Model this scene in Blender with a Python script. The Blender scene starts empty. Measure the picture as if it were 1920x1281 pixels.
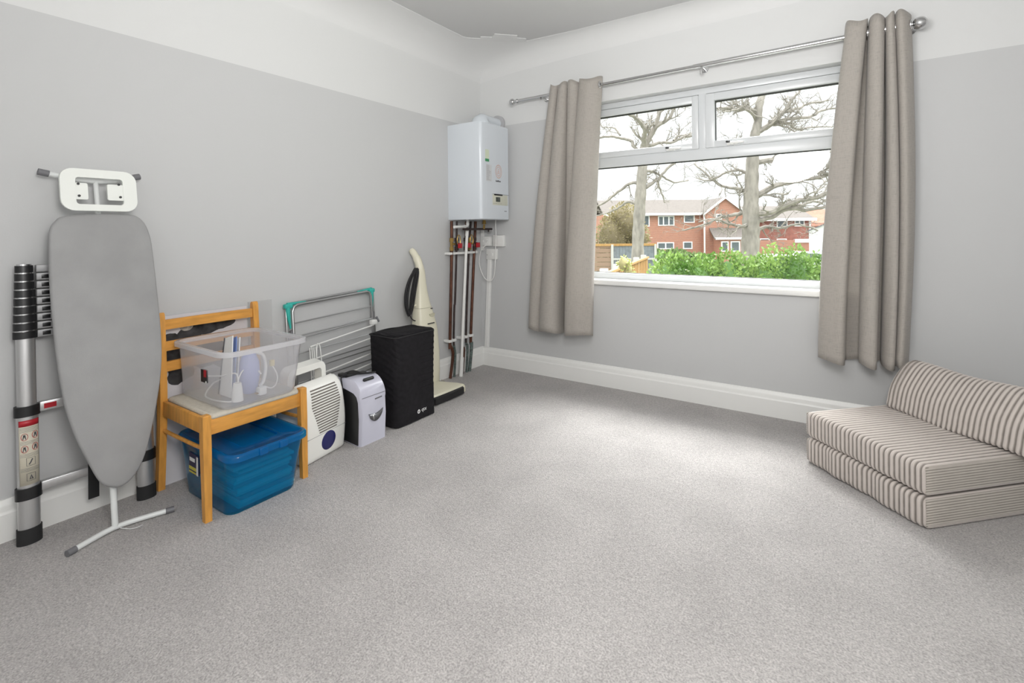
import bpy, bmesh, math, random
from mathutils import Vector, Matrix

# ------------------------------------------------------------------ camera, sky, lights, exposure
SC = bpy.context.scene
COL = SC.collection
YAW = math.radians(34.35)
ROLL = math.radians(-0.55)
CAM = Vector((2.765, -3.554, 1.2))
fwd = Vector((-math.sin(YAW), math.cos(YAW), 0.0))
rgt0 = Vector((math.cos(YAW), math.sin(YAW), 0.0))
up0 = Vector((0, 0, 1))
rgt = math.cos(ROLL) * rgt0 + math.sin(ROLL) * up0
upv = -math.sin(ROLL) * rgt0 + math.cos(ROLL) * up0
cd = bpy.data.cameras.new('camera')
cd.sensor_width = 36.0
cd.lens = 927.9 / 1920 * 36.0
cd.shift_y = -(640.5 - 434.0) / 1920
cd.clip_start = 0.05
cd.clip_end = 400
cam = bpy.data.objects.new('camera', cd)
COL.objects.link(cam)
cam.matrix_world = Matrix((
    (rgt.x, upv.x, -fwd.x, CAM.x), (rgt.y, upv.y, -fwd.y, CAM.y),
    (rgt.z, upv.z, -fwd.z, CAM.z), (0, 0, 0, 1)))
SC.camera = cam

W = bpy.data.worlds.new('overcast_sky')
SC.world = W
W.use_nodes = True
bg = W.node_tree.nodes['Background']
bg.inputs[0].default_value = (0.96, 0.98, 1.0, 1)
bg.inputs[1].default_value = 1.0
# overcast: pale towards the horizon, several times brighter overhead
tc = W.node_tree.nodes.new('ShaderNodeTexCoord')
sp_ = W.node_tree.nodes.new('ShaderNodeSeparateXYZ')
mr = W.node_tree.nodes.new('ShaderNodeMapRange')
mr.inputs['From Min'].default_value = 0.30
mr.inputs['From Max'].default_value = 0.75
mr.inputs['To Min'].default_value = 1.45
mr.inputs['To Max'].default_value = 6.0
W.node_tree.links.new(tc.outputs['Generated'], sp_.inputs[0])
W.node_tree.links.new(sp_.outputs['Z'], mr.inputs['Value'])
W.node_tree.links.new(mr.outputs[0], bg.inputs[1])


def lamp(name, kind, energy, loc, aim=None, **kw):
    d = bpy.data.lights.new(name, kind)
    d.energy = energy
    for k, v in kw.items():
        setattr(d, k, v)
    o = bpy.data.objects.new(name, d)
    COL.objects.link(o)
    o.location = loc
    if aim is not None:
        o.rotation_euler = (Vector(aim) - Vector(loc)).to_track_quat('-Z', 'Y').to_euler()
    return o


# soft bright sky high beyond the window
lamp('sun', 'SUN', 6.5, (1.9, 6.0, 8.6), (1.75, 0, 0.6), angle=math.radians(70), color=(1.0, 0.99, 0.975))
# added area light standing in for bright sky, shining down through the window
lamp('sky_fill_panel', 'AREA', 860.0, (1.95, 2.9, 5.25), (1.75, -1.15, 0.0), shape='RECTANGLE', size=4.6, size_y=1.9, color=(1.0, 0.99, 0.98))
# added fill lights out of view: flash bounced off the ceiling, and a soft point
lamp('bounce_flash_fill', 'AREA', 27.0, (2.3, -2.6, 1.95), (1.95, -1.55, 2.73), shape='DISK', size=0.6, color=(1.0, 0.99, 0.98))
lamp('camera_side_fill', 'POINT', 108.0, (2.85, -3.35, 1.72), shadow_soft_size=0.3, color=(1.0, 0.985, 0.97))
# sky portals at the window and at the added rear window
p1 = lamp('window_portal', 'AREA', 1.0, (1.93, 0.20, 1.49), (1.93, -1, 1.49), shape='RECTANGLE', size=1.9, size_y=1.38)
p1.data.cycles.is_portal = True
p2 = lamp('added_window_portal', 'AREA', 1.0, (3.22, -5.05, 1.45), (3.22, 0, 1.45), shape='RECTANGLE', size=1.26, size_y=1.5)
p2.data.cycles.is_portal = True

vs = SC.view_settings
vs.view_transform = 'Standard'
vs.look = 'None'
vs.exposure = 0.0
vs.gamma = 1.0
vs.use_curve_mapping = False
SC.cycles.use_denoising = True
SC.cycles.max_bounces = 10
SC.cycles.diffuse_bounces = 5
SC.cycles.transparent_max_bounces = 16
SC.cycles.sample_clamp_indirect = 6.0

# ------------------------------------------------------------------ helpers
PI = math.pi


def srgb(r, g, b):
    def f(c):
        c /= 255.0
        return c / 12.92 if c <= 0.04045 else ((c + 0.055) / 1.055) ** 2.4
    return (f(r), f(g), f(b), 1.0)


class NT:
    def __init__(s, name):
        s.m = bpy.data.materials.new(name)
        s.m.use_nodes = True
        s.t = s.m.node_tree
        s.b = s.t.nodes['Principled BSDF']
        s.out = s.t.nodes['Material Output']

    def n(s, kind, **kw):
        x = s.t.nodes.new(kind)
        for k, v in kw.items():
            setattr(x, k, v)
        return x

    def l(s, a, b):
        s.t.links.new(a, b)


def mat(name, col, rough=0.5, metal=0.0, noise=0.0, scale=30.0, bump=0.0, bscale=None, spec=0.5, sheen=0.0, trans=0.0, stretch=None):
    N = NT(name)
    b = N.b
    b.inputs['Base Color'].default_value = col
    b.inputs['Roughness'].default_value = rough
    b.inputs['Metallic'].default_value = metal
    b.inputs['Specular IOR Level'].default_value = spec
    if sheen:
        b.inputs['Sheen Weight'].default_value = sheen
    co = N.n('ShaderNodeTexCoord').outputs['Object']
    if stretch:
        mp = N.n('ShaderNodeMapping')
        mp.inputs['Scale'].default_value = stretch
        N.l(co, mp.inputs['Vector'])
        co = mp.outputs['Vector']
    if noise:
        t = N.n('ShaderNodeTexNoise')
        t.inputs['Scale'].default_value = scale
        t.inputs['Detail'].default_value = 5
        N.l(co, t.inputs['Vector'])
        r = N.n('ShaderNodeValToRGB')
        e = r.color_ramp.elements
        e[0].position, e[1].position = 0.3, 0.7
        e[0].color = tuple(c * (1 - noise) for c in col[:3]) + (1,)
        e[1].color = tuple(min(1, c * (1 + noise)) for c in col[:3]) + (1,)
        N.l(t.outputs['Fac'], r.inputs['Fac'])
        N.l(r.outputs['Color'], b.inputs['Base Color'])
    if bump:
        t2 = N.n('ShaderNodeTexNoise')
        t2.inputs['Scale'].default_value = bscale or scale
        t2.inputs['Detail'].default_value = 4
        N.l(co, t2.inputs['Vector'])
        bp = N.n('ShaderNodeBump')
        bp.inputs['Strength'].default_value = bump
        bp.inputs['Distance'].default_value = 0.01
        N.l(t2.outputs['Fac'], bp.inputs['Height'])
        N.l(bp.outputs['Normal'], b.inputs['Normal'])
    if trans:
        tr = N.n('ShaderNodeBsdfTranslucent')
        tr.inputs['Color'].default_value = col
        mx = N.n('ShaderNodeMixShader')
        mx.inputs[0].default_value = trans
        N.l(b.outputs[0], mx.inputs[1])
        N.l(tr.outputs[0], mx.inputs[2])
        N.l(mx.outputs[0], N.out.inputs[0])
    return N.m


def edge_gloss(N):
    """mirror share of a thin pane: 4 % face on, rising at grazing angles, the same from both sides"""
    lw = N.n('ShaderNodeLayerWeight')
    lw.inputs[0].default_value = 0.5
    pw = N.n('ShaderNodeMath', operation='POWER')
    N.l(lw.outputs['Facing'], pw.inputs[0])
    pw.inputs[1].default_value = 5.0
    ml = N.n('ShaderNodeMath', operation='MULTIPLY_ADD')
    N.l(pw.outputs[0], ml.inputs[0])
    ml.inputs[1].default_value = 0.9
    ml.inputs[2].default_value = 0.03
    return ml.outputs[0]


def clear_plastic(name, col, see, tcol, rough=0.25):
    """milky see-through plastic: part straight view, part diffuse scatter, a little gloss"""
    N = NT(name)
    N.t.nodes.remove(N.b)
    tp = N.n('ShaderNodeBsdfTransparent')
    tp.inputs[0].default_value = tcol
    df = N.n('ShaderNodeBsdfDiffuse')
    df.inputs[0].default_value = col
    tl = N.n('ShaderNodeBsdfTranslucent')
    tl.inputs[0].default_value = col
    gl = N.n('ShaderNodeBsdfGlossy')
    gl.inputs['Roughness'].default_value = rough
    m1 = N.n('ShaderNodeMixShader')
    m1.inputs[0].default_value = 0.45
    N.l(df.outputs[0], m1.inputs[1])
    N.l(tl.outputs[0], m1.inputs[2])
    m2 = N.n('ShaderNodeMixShader')
    m2.inputs[0].default_value = see
    N.l(m1.outputs[0], m2.inputs[1])
    N.l(tp.outputs[0], m2.inputs[2])
    m3 = N.n('ShaderNodeMixShader')
    N.l(edge_gloss(N), m3.inputs[0])
    N.l(m2.outputs[0], m3.inputs[1])
    N.l(gl.outputs[0], m3.inputs[2])
    N.l(m3.outputs[0], N.out.inputs[0])
    return N.m


class MB:
    """collects shapes and links them as one mesh object"""

    def __init__(s):
        s.v = []
        s.f = []

    def add(s, vs_, fs):
        o = len(s.v)
        s.v += [tuple(p) for p in vs_]
        s.f += [tuple(i + o for i in f) for f in fs]
        return s

    def box(s, x0, x1, y0, y1, z0, z1, bev=0.0, seg=2):
        if bev <= 0:
            v = [(x, y, z) for x in (x0, x1) for y in (y0, y1) for z in (z0, z1)]
            return s.add(v, [(0, 1, 3, 2), (4, 6, 7, 5), (0, 4, 5, 1), (2, 3, 7, 6), (0, 2, 6, 4), (1, 5, 7, 3)])
        bm = bmesh.new()
        bmesh.ops.create_cube(bm, size=1.0)
        for q in bm.verts:
            q.co = Vector((x0 + (q.co.x + .5) * (x1 - x0), y0 + (q.co.y + .5) * (y1 - y0), z0 + (q.co.z + .5) * (z1 - z0)))
        bmesh.ops.bevel(bm, geom=list(bm.edges), offset=bev, segments=seg, profile=0.5, affect='EDGES')
        bm.verts.index_update()
        s.add([q.co[:] for q in bm.verts], [[q.index for q in f.verts] for f in bm.faces])
        bm.free()
        return s

    def tube(s, pts, r, n=10, closed=False, cap=True, sx=1.0):
        pts = [Vector(p) for p in pts]
        m = len(pts)
        rad = r if isinstance(r, (list, tuple)) else [r] * m
        tan = []
        for i in range(m):
            a = pts[i - 1] if (i > 0 or closed) else pts[i]
            b = pts[(i + 1) % m] if (i < m - 1 or closed) else pts[i]
            t = (b - a)
            tan.append(t.normalized() if t.length > 1e-9 else Vector((0, 0, 1)))
        nrm = tan[0].orthogonal().normalized()
        if abs(tan[0].z) < 0.9:
            nrm = (Vector((0, 0, 1)) - tan[0] * tan[0].z).normalized()
        rings = []
        for i in range(m):
            nrm = (nrm - tan[i] * nrm.dot(tan[i]))
            nrm = nrm.normalized() if nrm.length > 1e-6 else tan[i].orthogonal().normalized()
            bn = tan[i].cross(nrm)
            rings.append([pts[i] + (nrm * math.cos(2 * PI * k / n) + bn * math.sin(2 * PI * k / n) * sx) * rad[i] for k in range(n)])
        return s.loft(rings, cap and not closed, closed_path=closed)

    def loft(s, rings, cap=True, closed_path=False, closed_ring=True):
        n = len(rings[0])
        m = len(rings)
        v = [p for r in rings for p in r]
        f = []
        for i in range(m if closed_path else m - 1):
            j = (i + 1) % m
            for k in range(n if closed_ring else n - 1):
                k2 = (k + 1) % n
                f.append((i * n + k, i * n + k2, j * n + k2, j * n + k))
        if cap and closed_ring and not closed_path:
            f.append(tuple(range(n - 1, -1, -1)))
            f.append(tuple((m - 1) * n + k for k in range(n)))
        return s.add(v, f)

    def prism(s, poly, ax, a0, a1):
        def P(p, a):
            return {'x': (a, p[0], p[1]), 'y': (p[0], a, p[1]), 'z': (p[0], p[1], a)}[ax]
        return s.loft([[P(p, a0) for p in poly], [P(p, a1) for p in poly]])

    def ball(s, c, r, nu=16, nv=10, sc=(1, 1, 1)):
        rings = []
        for i in range(nv + 1):
            a = -PI / 2 + PI * min(max(i, 0.03), nv - 0.03) / nv
            rings.append([(c[0] + sc[0] * r * math.cos(a) * math.cos(2 * PI * k / nu), c[1] + sc[1] * r * math.cos(a) * math.sin(2 * PI * k / nu), c[2] + sc[2] * r * math.sin(a)) for k in range(nu)])
        return s.loft(rings)

    def build(s, name, m, par=None, local=False, angle=38, solid=0.0, recalc=True, sub=0):
        me = bpy.data.meshes.new(name)
        off = Vector((0, 0, 0))
        p = par
        while p is not None and not local:
            off += p.location
            p = p.parent
        me.from_pydata([tuple(Vector(q) - off) for q in s.v], [], s.f)
        if recalc:
            bm = bmesh.new()
            bm.from_mesh(me)
            bmesh.ops.recalc_face_normals(bm, faces=bm.faces)
            bm.to_mesh(me)
            bm.free()
        me.polygons.foreach_set('use_smooth', [True] * len(me.polygons))
        try:
            me.set_sharp_from_angle(angle=math.radians(angle))
        except Exception:
            pass
        me.materials.append(m)
        o = bpy.data.objects.new(name, me)
        COL.objects.link(o)
        if par is not None:
            o.parent = par
        if sub:
            q = o.modifiers.new('smooth', 'SUBSURF')
            q.levels = q.render_levels = sub
        if solid:
            q = o.modifiers.new('thickness', 'SOLIDIFY')
            q.thickness = solid
        return o


def thing(name, label, cat, loc=(0, 0, 0), rz=0.0, group=None):
    o = bpy.data.objects.new(name, None)
    o.empty_display_size = 0.05
    COL.objects.link(o)
    o.location = loc
    o.rotation_euler = (0, 0, rz)
    return tag(o, label, cat, group)


def tag(o, label, cat, group=None):
    o['label'] = label
    o['category'] = cat
    if group:
        o['group'] = group
    return o


def struct(o):
    o['kind'] = 'structure'
    return o


def crom(pts, per=6, closed=False):
    """Catmull-Rom through points of any dimension"""
    n = len(pts)
    out = []
    for i in range(n if closed else n - 1):
        g = (lambda j: pts[j % n]) if closed else (lambda j: pts[min(max(j, 0), n - 1)])
        a, b, c, d = g(i - 1), g(i), g(i + 1), g(i + 2)
        for k in range(per):
            t = k / per
            out.append(tuple(0.5 * (2 * q + (r - p) * t + (2 * p - 5 * q + 4 * r - w) * t * t + (-p + 3 * q - 3 * r + w) * t ** 3) for p, q, r, w in zip(a, b, c, d)))
    if not closed:
        out.append(tuple(pts[-1]))
    return out


def rrect(x0, x1, y0, y1, r, n=5):
    o = []
    for cx, cy, a0 in ((x1 - r, y1 - r, 0), (x0 + r, y1 - r, 90), (x0 + r, y0 + r, 180), (x1 - r, y0 + r, 270)):
        for k in range(n + 1):
            a = math.radians(a0 + 90 * k / n)
            o.append((cx + r * math.cos(a), cy + r * math.sin(a)))
    return o


def text(s, size, m, par, loc, xdir, ydir, local=False, name='lettering', ext=0.0004):
    c = bpy.data.curves.new(name, 'FONT')
    c.body = s
    c.size = size
    c.extrude = ext
    c.align_x = 'CENTER'
    c.align_y = 'CENTER'
    o = bpy.data.objects.new(name, c)
    c.materials.append(m)
    COL.objects.link(o)
    x = Vector(xdir).normalized()
    y = Vector(ydir).normalized()
    z = x.cross(y)
    off = Vector((0, 0, 0))
    p = par
    while p is not None and not local:
        off += p.location
        p = p.parent
    l = Vector(loc) - off
    mw = Matrix(((x.x, y.x, z.x, l.x), (x.y, y.y, z.y, l.y), (x.z, y.z, z.z, l.z), (0, 0, 0, 1)))
    dg = bpy.context.evaluated_depsgraph_get()
    me = bpy.data.meshes.new_from_object(o.evaluated_get(dg))
    bpy.data.objects.remove(o)
    me.transform(mw)
    o = bpy.data.objects.new(name, me)
    COL.objects.link(o)
    o.parent = par
    return o


# ------------------------------------------------------------------ materials
WHITE = mat('white_gloss_paint', (0.80, 0.80, 0.78, 1), 0.35)
UPVC = mat('white_upvc', (0.64, 0.66, 0.67, 1), 0.3)
WPLAS = mat('white_plastic', (0.78, 0.78, 0.76, 1), 0.35)
BLACK = mat('black_plastic', (0.012, 0.012, 0.013, 1), 0.35)
RUBBER = mat('black_rubber', (0.015, 0.015, 0.016, 1), 0.7)
GREYP = mat('grey_plastic', (0.16, 0.16, 0.17, 1), 0.5)
CHROME = mat('brushed_chrome', (0.62, 0.62, 0.62, 1), 0.18, 1.0)
STEEL = mat('grey_steel_tube', (0.42, 0.42, 0.42, 1), 0.3, 0.9)
ALU = mat('aluminium', (0.62, 0.62, 0.62, 1), 0.38, 0.85, 0.05, 40, stretch=(1, 1, 0.05))
COPPER = mat('aged_copper', (0.105, 0.042, 0.025, 1), 0.42, 0.55, 0.45, 14)
COPPERD = mat('tarnished_copper', (0.045, 0.03, 0.028, 1), 0.5, 0.4, 0.5, 18)
VERD = mat('paint_spattered_pipe', (0.10, 0.13, 0.12, 1), 0.6, 0.2, 0.6, 60)
RUNG = mat('dull_grey_aluminium', (0.33, 0.33, 0.335, 1), 0.5, 0.3)
BRASS = mat('brass', (0.42, 0.28, 0.09, 1), 0.35, 0.8)
RED = mat('red_plastic', (0.42, 0.015, 0.025, 1), 0.4)
PINE = mat('varnished_pine', (0.65, 0.305, 0.06, 1), 0.38, 0, 0.16, 9, stretch=(6, 6, 1))
PINEY = mat('varnished_pine_crosswise', (0.65, 0.305, 0.06, 1), 0.38, 0, 0.16, 9, stretch=(6, 1, 6))
FABG = mat('grey_board_cover', (0.335, 0.335, 0.335, 1), 0.75, 0, 0.06, 8, 0.25, 700, 0.25)
SEATF = mat('beige_seat_cover', (0.58, 0.54, 0.46, 1), 0.85, 0, 0.08, 60, 0.3, 300)
TEAL = mat('teal_plastic', (0.03, 0.42, 0.36, 1), 0.4)
CREAM = mat('cream_plastic', (0.72, 0.69, 0.55, 1), 0.35)
LILAC = mat('pale_lilac_plastic', (0.56, 0.56, 0.65, 1), 0.22)
BOILER = mat('boiler_white_enamel', (0.66, 0.70, 0.74, 1), 0.22)
BLUED = mat('navy_blue_plastic', (0.022, 0.022, 0.12, 1), 0.15)
COVER = mat('black_fabric_cover', (0.013, 0.012, 0.014, 1), 0.8, 0, 0.2, 40, 0.35, 9, 0.2)
DARK = mat('dark_recess', (0.03, 0.03, 0.03, 1), 0.6)
INK = mat('dark_grey_ink', (0.10, 0.10, 0.11, 1), 0.6)
PAPER = mat('white_paper', (0.80, 0.80, 0.78, 1), 0.7)
TAN = mat('cream_label', (0.62, 0.58, 0.47, 1), 0.6)


def wall_paint():
    N = NT('two_tone_wall_paint')
    g = N.n('ShaderNodeNewGeometry')
    sx = N.n('ShaderNodeSeparateXYZ')
    N.l(g.outputs['Position'], sx.inputs[0])
    gt = N.n('ShaderNodeMath', operation='GREATER_THAN')
    N.l(sx.outputs['Z'], gt.inputs[0])
    gt.inputs[1].default_value = 2.128
    ns = N.n('ShaderNodeTexNoise')
    ns.inputs['Scale'].default_value = 1.3
    N.l(g.outputs['Position'], ns.inputs['Vector'])
    mg = N.n('ShaderNodeMix', data_type='RGBA')
    mg.inputs[6].default_value = (0.535, 0.54, 0.54, 1)
    mg.inputs[7].default_value = (0.55, 0.553, 0.555, 1)
    N.l(ns.outputs['Fac'], mg.inputs[0])
    mx = N.n('ShaderNodeMix', data_type='RGBA')
    N.l(gt.outputs[0], mx.inputs[0])
    N.l(mg.outputs[2], mx.inputs[6])
    mx.inputs[7].default_value = (0.665, 0.67, 0.665, 1)
    N.l(mx.outputs[2], N.b.inputs['Base Color'])
    N.b.inputs['Roughness'].default_value = 0.6
    N.b.inputs['Specular IOR Level'].default_value = 0.3
    t2 = N.n('ShaderNodeTexNoise')
    t2.inputs['Scale'].default_value = 160
    N.l(g.outputs['Position'], t2.inputs['Vector'])
    bp = N.n('ShaderNodeBump')
    bp.inputs['Strength'].default_value = 0.05
    bp.inputs['Distance'].default_value = 0.004
    N.l(t2.outputs['Fac'], bp.inputs['Height'])
    N.l(bp.outputs['Normal'], N.b.inputs['Normal'])
    return N.m


def carpet_mat():
    N = NT('grey_carpet')
    g = N.n('ShaderNodeNewGeometry')
    pos = g.outputs['Position']

    def ns(sc, det, dist=0.0):
        t = N.n('ShaderNodeTexNoise')
        t.inputs['Scale'].default_value = sc
        t.inputs['Detail'].default_value = det
        t.inputs['Distortion'].default_value = dist
        N.l(pos, t.inputs['Vector'])
        return t.outputs['Fac']
    fine = ns(170, 4)
    mid = ns(60, 3)
    big = ns(4.0, 6, 0.25)

    def ramp(f, a, b, ca, cb):
        r = N.n('ShaderNodeValToRGB')
        e = r.color_ramp.elements
        e[0].position, e[1].position = a, b
        e[0].color = (ca,) * 3 + (1,)
        e[1].color = (cb,) * 3 + (1,)
        N.l(f, r.inputs['Fac'])
        return r.outputs['Color']

    def mul(a, b):
        m = N.n('ShaderNodeMix', data_type='RGBA', blend_type='MULTIPLY')
        m.inputs[0].default_value = 1.0
        N.l(a, m.inputs[6])
        N.l(b, m.inputs[7])
        return m.outputs[2]
    c = N.n('ShaderNodeRGB')
    c.outputs[0].default_value = (0.425, 0.405, 0.395, 1)
    x = mul(c.outputs[0], ramp(fine, 0.32, 0.68, 0.70, 1.22))
    x = mul(x, ramp(mid, 0.35, 0.65, 0.90, 1.08))
    x = mul(x, ramp(big, 0.36, 0.62, 0.935, 1.04))
    N.l(x, N.b.inputs['Base Color'])
    N.b.inputs['Roughness'].default_value = 0.95
    N.b.inputs['Specular IOR Level'].default_value = 0.1
    N.b.inputs['Sheen Weight'].default_value = 0.15
    bp = N.n('ShaderNodeBump')
    bp.inputs['Strength'].default_value = 0.9
    bp.inputs['Distance'].default_value = 0.006
    N.l(fine, bp.inputs['Height'])
    N.l(bp.outputs['Normal'], N.b.inputs['Normal'])
    return N.m


def glass_mat():
    N = NT('window_glass')
    N.t.nodes.remove(N.b)
    a = N.n('ShaderNodeBsdfTransparent')
    a.inputs[0].default_value = (0.97, 0.98, 0.975, 1)
    g = N.n('ShaderNodeBsdfGlossy')
    g.inputs['Roughness'].default_value = 0.02
    m = N.n('ShaderNodeMixShader')
    N.l(edge_gloss(N), m.inputs[0])
    N.l(a.outputs[0], m.inputs[1])
    N.l(g.outputs[0], m.inputs[2])
    N.l(m.outputs[0], N.out.inputs[0])
    return N.m


def curtain_mat():
    N = NT('woven_taupe_curtain')
    col = (0.42, 0.39, 0.355, 1)
    co = N.n('ShaderNodeTexCoord').outputs['Object']
    fac = []
    for st in ((500, 500, 30), (30, 30, 500)):
        mp = N.n('ShaderNodeMapping')
        mp.inputs['Scale'].default_value = st
        N.l(co, mp.inputs['Vector'])
        t = N.n('ShaderNodeTexNoise')
        t.inputs['Scale'].default_value = 1.0
        N.l(mp.outputs[0], t.inputs['Vector'])
        fac.append(t.outputs['Fac'])
    ad = N.n('ShaderNodeMath', operation='ADD')
    N.l(fac[0], ad.inputs[0])
    N.l(fac[1], ad.inputs[1])
    r = N.n('ShaderNodeValToRGB')
    e = r.color_ramp.elements
    e[0].position, e[1].position = 0.75, 1.25
    e[0].color = tuple(c * 0.86 for c in col[:3]) + (1,)
    e[1].color = tuple(c * 1.14 for c in col[:3]) + (1,)
    N.l(ad.outputs[0], r.inputs['Fac'])
    N.l(r.outputs[0], N.b.inputs['Base Color'])
    N.b.inputs['Roughness'].default_value = 0.85
    N.b.inputs['Sheen Weight'].default_value = 0.2
    tr = N.n('ShaderNodeBsdfTranslucent')
    tr.inputs[0].default_value = (0.55, 0.52, 0.48, 1)
    mx = N.n('ShaderNodeMixShader')
    mx.inputs[0].default_value = 0.22
    N.l(N.b.outputs[0], mx.inputs[1])
    N.l(tr.outputs[0], mx.inputs[2])
    N.l(mx.outputs[0], N.out.inputs[0])
    return N.m


def brick_mat(name, a, b, mortar, scale=1.0):
    N = NT(name)
    co = N.n('ShaderNodeTexCoord').outputs['Object']
    mp = N.n('ShaderNodeMapping')
    mp.inputs['Rotation'].default_value = (PI / 2, 0, 0)
    N.l(co, mp.inputs['Vector'])
    t = N.n('ShaderNodeTexBrick')
    t.inputs['Color1'].default_value = a
    t.inputs['Color2'].default_value = b
    t.inputs['Mortar'].default_value = mortar
    t.inputs['Scale'].default_value = scale
    t.inputs['Brick Width'].default_value = 0.225
    t.inputs['Row Height'].default_value = 0.075
    t.inputs['Mortar Size'].default_value = 0.008
    N.l(mp.outputs[0], t.inputs['Vector'])
    N.l(t.outputs['Color'], N.b.inputs['Base Color'])
    N.b.inputs['Roughness'].default_value = 0.9
    return N.m


def stripe_mat(name, axis, pitch, lo, hi, phase=0.0):
    """pale cord ribs with darker valleys, running across the given object axis"""
    N = NT(name)
    co = N.n('ShaderNodeTexCoord').outputs['Object']
    sx = N.n('ShaderNodeSeparateXYZ')
    N.l(co, sx.inputs[0])
    ml = N.n('ShaderNodeMath', operation='MULTIPLY_ADD')
    N.l(sx.outputs[axis], ml.inputs[0])
    ml.inputs[1].default_value = 2 * PI / pitch
    ml.inputs[2].default_value = phase
    cs = N.n('ShaderNodeMath', operation='COSINE')
    N.l(ml.outputs[0], cs.inputs[0])
    h = N.n('ShaderNodeMath', operation='MULTIPLY_ADD')
    N.l(cs.outputs[0], h.inputs[0])
    h.inputs[1].default_value = 0.5
    h.inputs[2].default_value = 0.5
    ns = N.n('ShaderNodeTexNoise')
    ns.inputs['Scale'].default_value = 26
    N.l(co, ns.inputs['Vector'])
    ad = N.n('ShaderNodeMath', operation='MULTIPLY_ADD')
    N.l(ns.outputs['Fac'], ad.inputs[0])
    ad.inputs[1].default_value = 0.25
    N.l(h.outputs[0], ad.inputs[2])
    r = N.n('ShaderNodeValToRGB')
    e = r.color_ramp.elements
    e[0].position, e[1].position = 0.12, 0.72
    e[0].color, e[1].color = lo, hi
    N.l(ad.outputs[0], r.inputs['Fac'])
    N.l(r.outputs[0], N.b.inputs['Base Color'])
    N.b.inputs['Roughness'].default_value = 0.9
    N.b.inputs['Sheen Weight'].default_value = 0.3
    return N.m

# ------------------------------------------------------------------ the room
RX, RY, RZ = 3.95, -5.0, 2.735
WALL = wall_paint()
struct(MB().box(-0.12, RX + .12, RY - .12, 0.28, -0.2, 0.0).build('floor', carpet_mat()))
struct(MB().box(-0.12, 0.0, RY - .12, 0.28, 0, RZ + .1).build('wall_left', WALL))
WX0, WX1, WZ0, WZ1 = 0.97, 2.89, 0.79, 2.196
w = MB()
w.box(0, WX0, 0, 0.28, 0, RZ + .1).box(WX1, RX + .12, 0, 0.28, 0, RZ + .1)
w.box(WX0, WX1, 0, 0.28, 0, WZ0).box(WX0, WX1, 0, 0.28, WZ1, RZ + .1)
struct(w.build('wall_window', WALL))
struct(MB().box(RX, RX + .12, RY - .12, 0.0, 0, RZ + .1).build('wall_right', WALL))
w = MB()
w.box(0, 2.6, RY - .12, RY, 0, RZ + .1).box(3.85, RX, RY - .12, RY, 0, RZ + .1)
w.box(2.6, 3.85, RY - .12, RY, 0, 0.7).box(2.6, 3.85, RY - .12, RY, 2.2, RZ + .1)
struct(w.build('wall_back', WALL))
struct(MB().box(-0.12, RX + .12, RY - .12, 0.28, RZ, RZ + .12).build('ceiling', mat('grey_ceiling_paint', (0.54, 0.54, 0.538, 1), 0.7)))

# coving: concave strip following the ceiling edge, with a cut corner and a stepped plaster tab
ce = [(0.285, -4.98), (0.275, -1.8), (0.268, -0.9), (0.267, -0.55), (0.285, -0.515), (0.45, -0.345), (0.60, -0.215), (0.64, -0.187), (1.0, -0.155), (2.0, -0.125), (RX, -0.11)]
wa = [(0, -4.98), (0, -1.8), (0, -0.9), (0, -0.45), (0, -0.18), (0.0005, -0.0005), (0.18, 0), (0.40, 0), (1.0, 0), (2.0, 0), (RX, 0)]
dr = [0.17, 0.17, 0.17, 0.18, 0.185, 0.19, 0.175, 0.16, 0.14, 0.13, 0.12]
rings = []
for (a, b), (c, d), h in zip(ce, wa, dr):
    ring = [(c, d, RZ - h)]
    for k in range(0, 9):
        t = PI / 2 * k / 8
        u = 1 - math.cos(t)
        ring.append((c + (a - c) * u, d + (b - d) * u, RZ - h + h * 0.985 * math.sin(t)))
    ring.append((a, b, RZ))
    ring.append((c, d, RZ))
    rings.append(ring)
cv = MB().loft(rings)
tab = [(0.267, -0.529), (0.356, -0.45), (0.379, -0.474), (0.446, -0.417), (0.499, -0.455), (0.627, -0.327), (0.598, -0.29), (0.65, -0.231), (0.62, -0.185), (0.40, -0.25)]
cv.prism(tab, 'z', RZ - 0.004, RZ)
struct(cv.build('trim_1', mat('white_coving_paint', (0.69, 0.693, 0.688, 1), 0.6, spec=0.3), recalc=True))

# skirting boards with a moulded top
prof = [(0, 0), (0.022, 0), (0.022, 0.108), (0.018, 0.113), (0.016, 0.120), (0.017, 0.136), (0.013, 0.147), (0.007, 0.154), (0.005, 0.161), (0, 0.162)]
b = MB().loft([[(x, RY, z) for x, z in prof], [(x, 0.0, z) for x, z in prof]])
struct(b.build('baseboard_left', WHITE, angle=25))
b = MB().loft([[(0.0, -x, z) for x, z in prof], [(RX, -x, z) for x, z in prof]])
struct(b.build('baseboard_window', WHITE, angle=25))

# ------------------------------------------------------------------ the window
GLASS = glass_mat()
GASK = mat('black_gasket', (0.02, 0.02, 0.018, 1), 0.6)


def frame(mb, x0, x1, z0, z1, y0, y1, l, r, bt, tp, bev=0.006):
    mb.box(x0, x0 + l, y0, y1, z0, z1, bev)
    mb.box(x1 - r, x1, y0, y1, z0, z1, bev)
    mb.box(x0 + l - .004, x1 - r + .004, y0 + .0006, y1 - .0006, z0, z0 + bt, bev)
    mb.box(x0 + l - .004, x1 - r + .004, y0 + .0006, y1 - .0006, z1 - tp, z1, bev)


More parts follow.
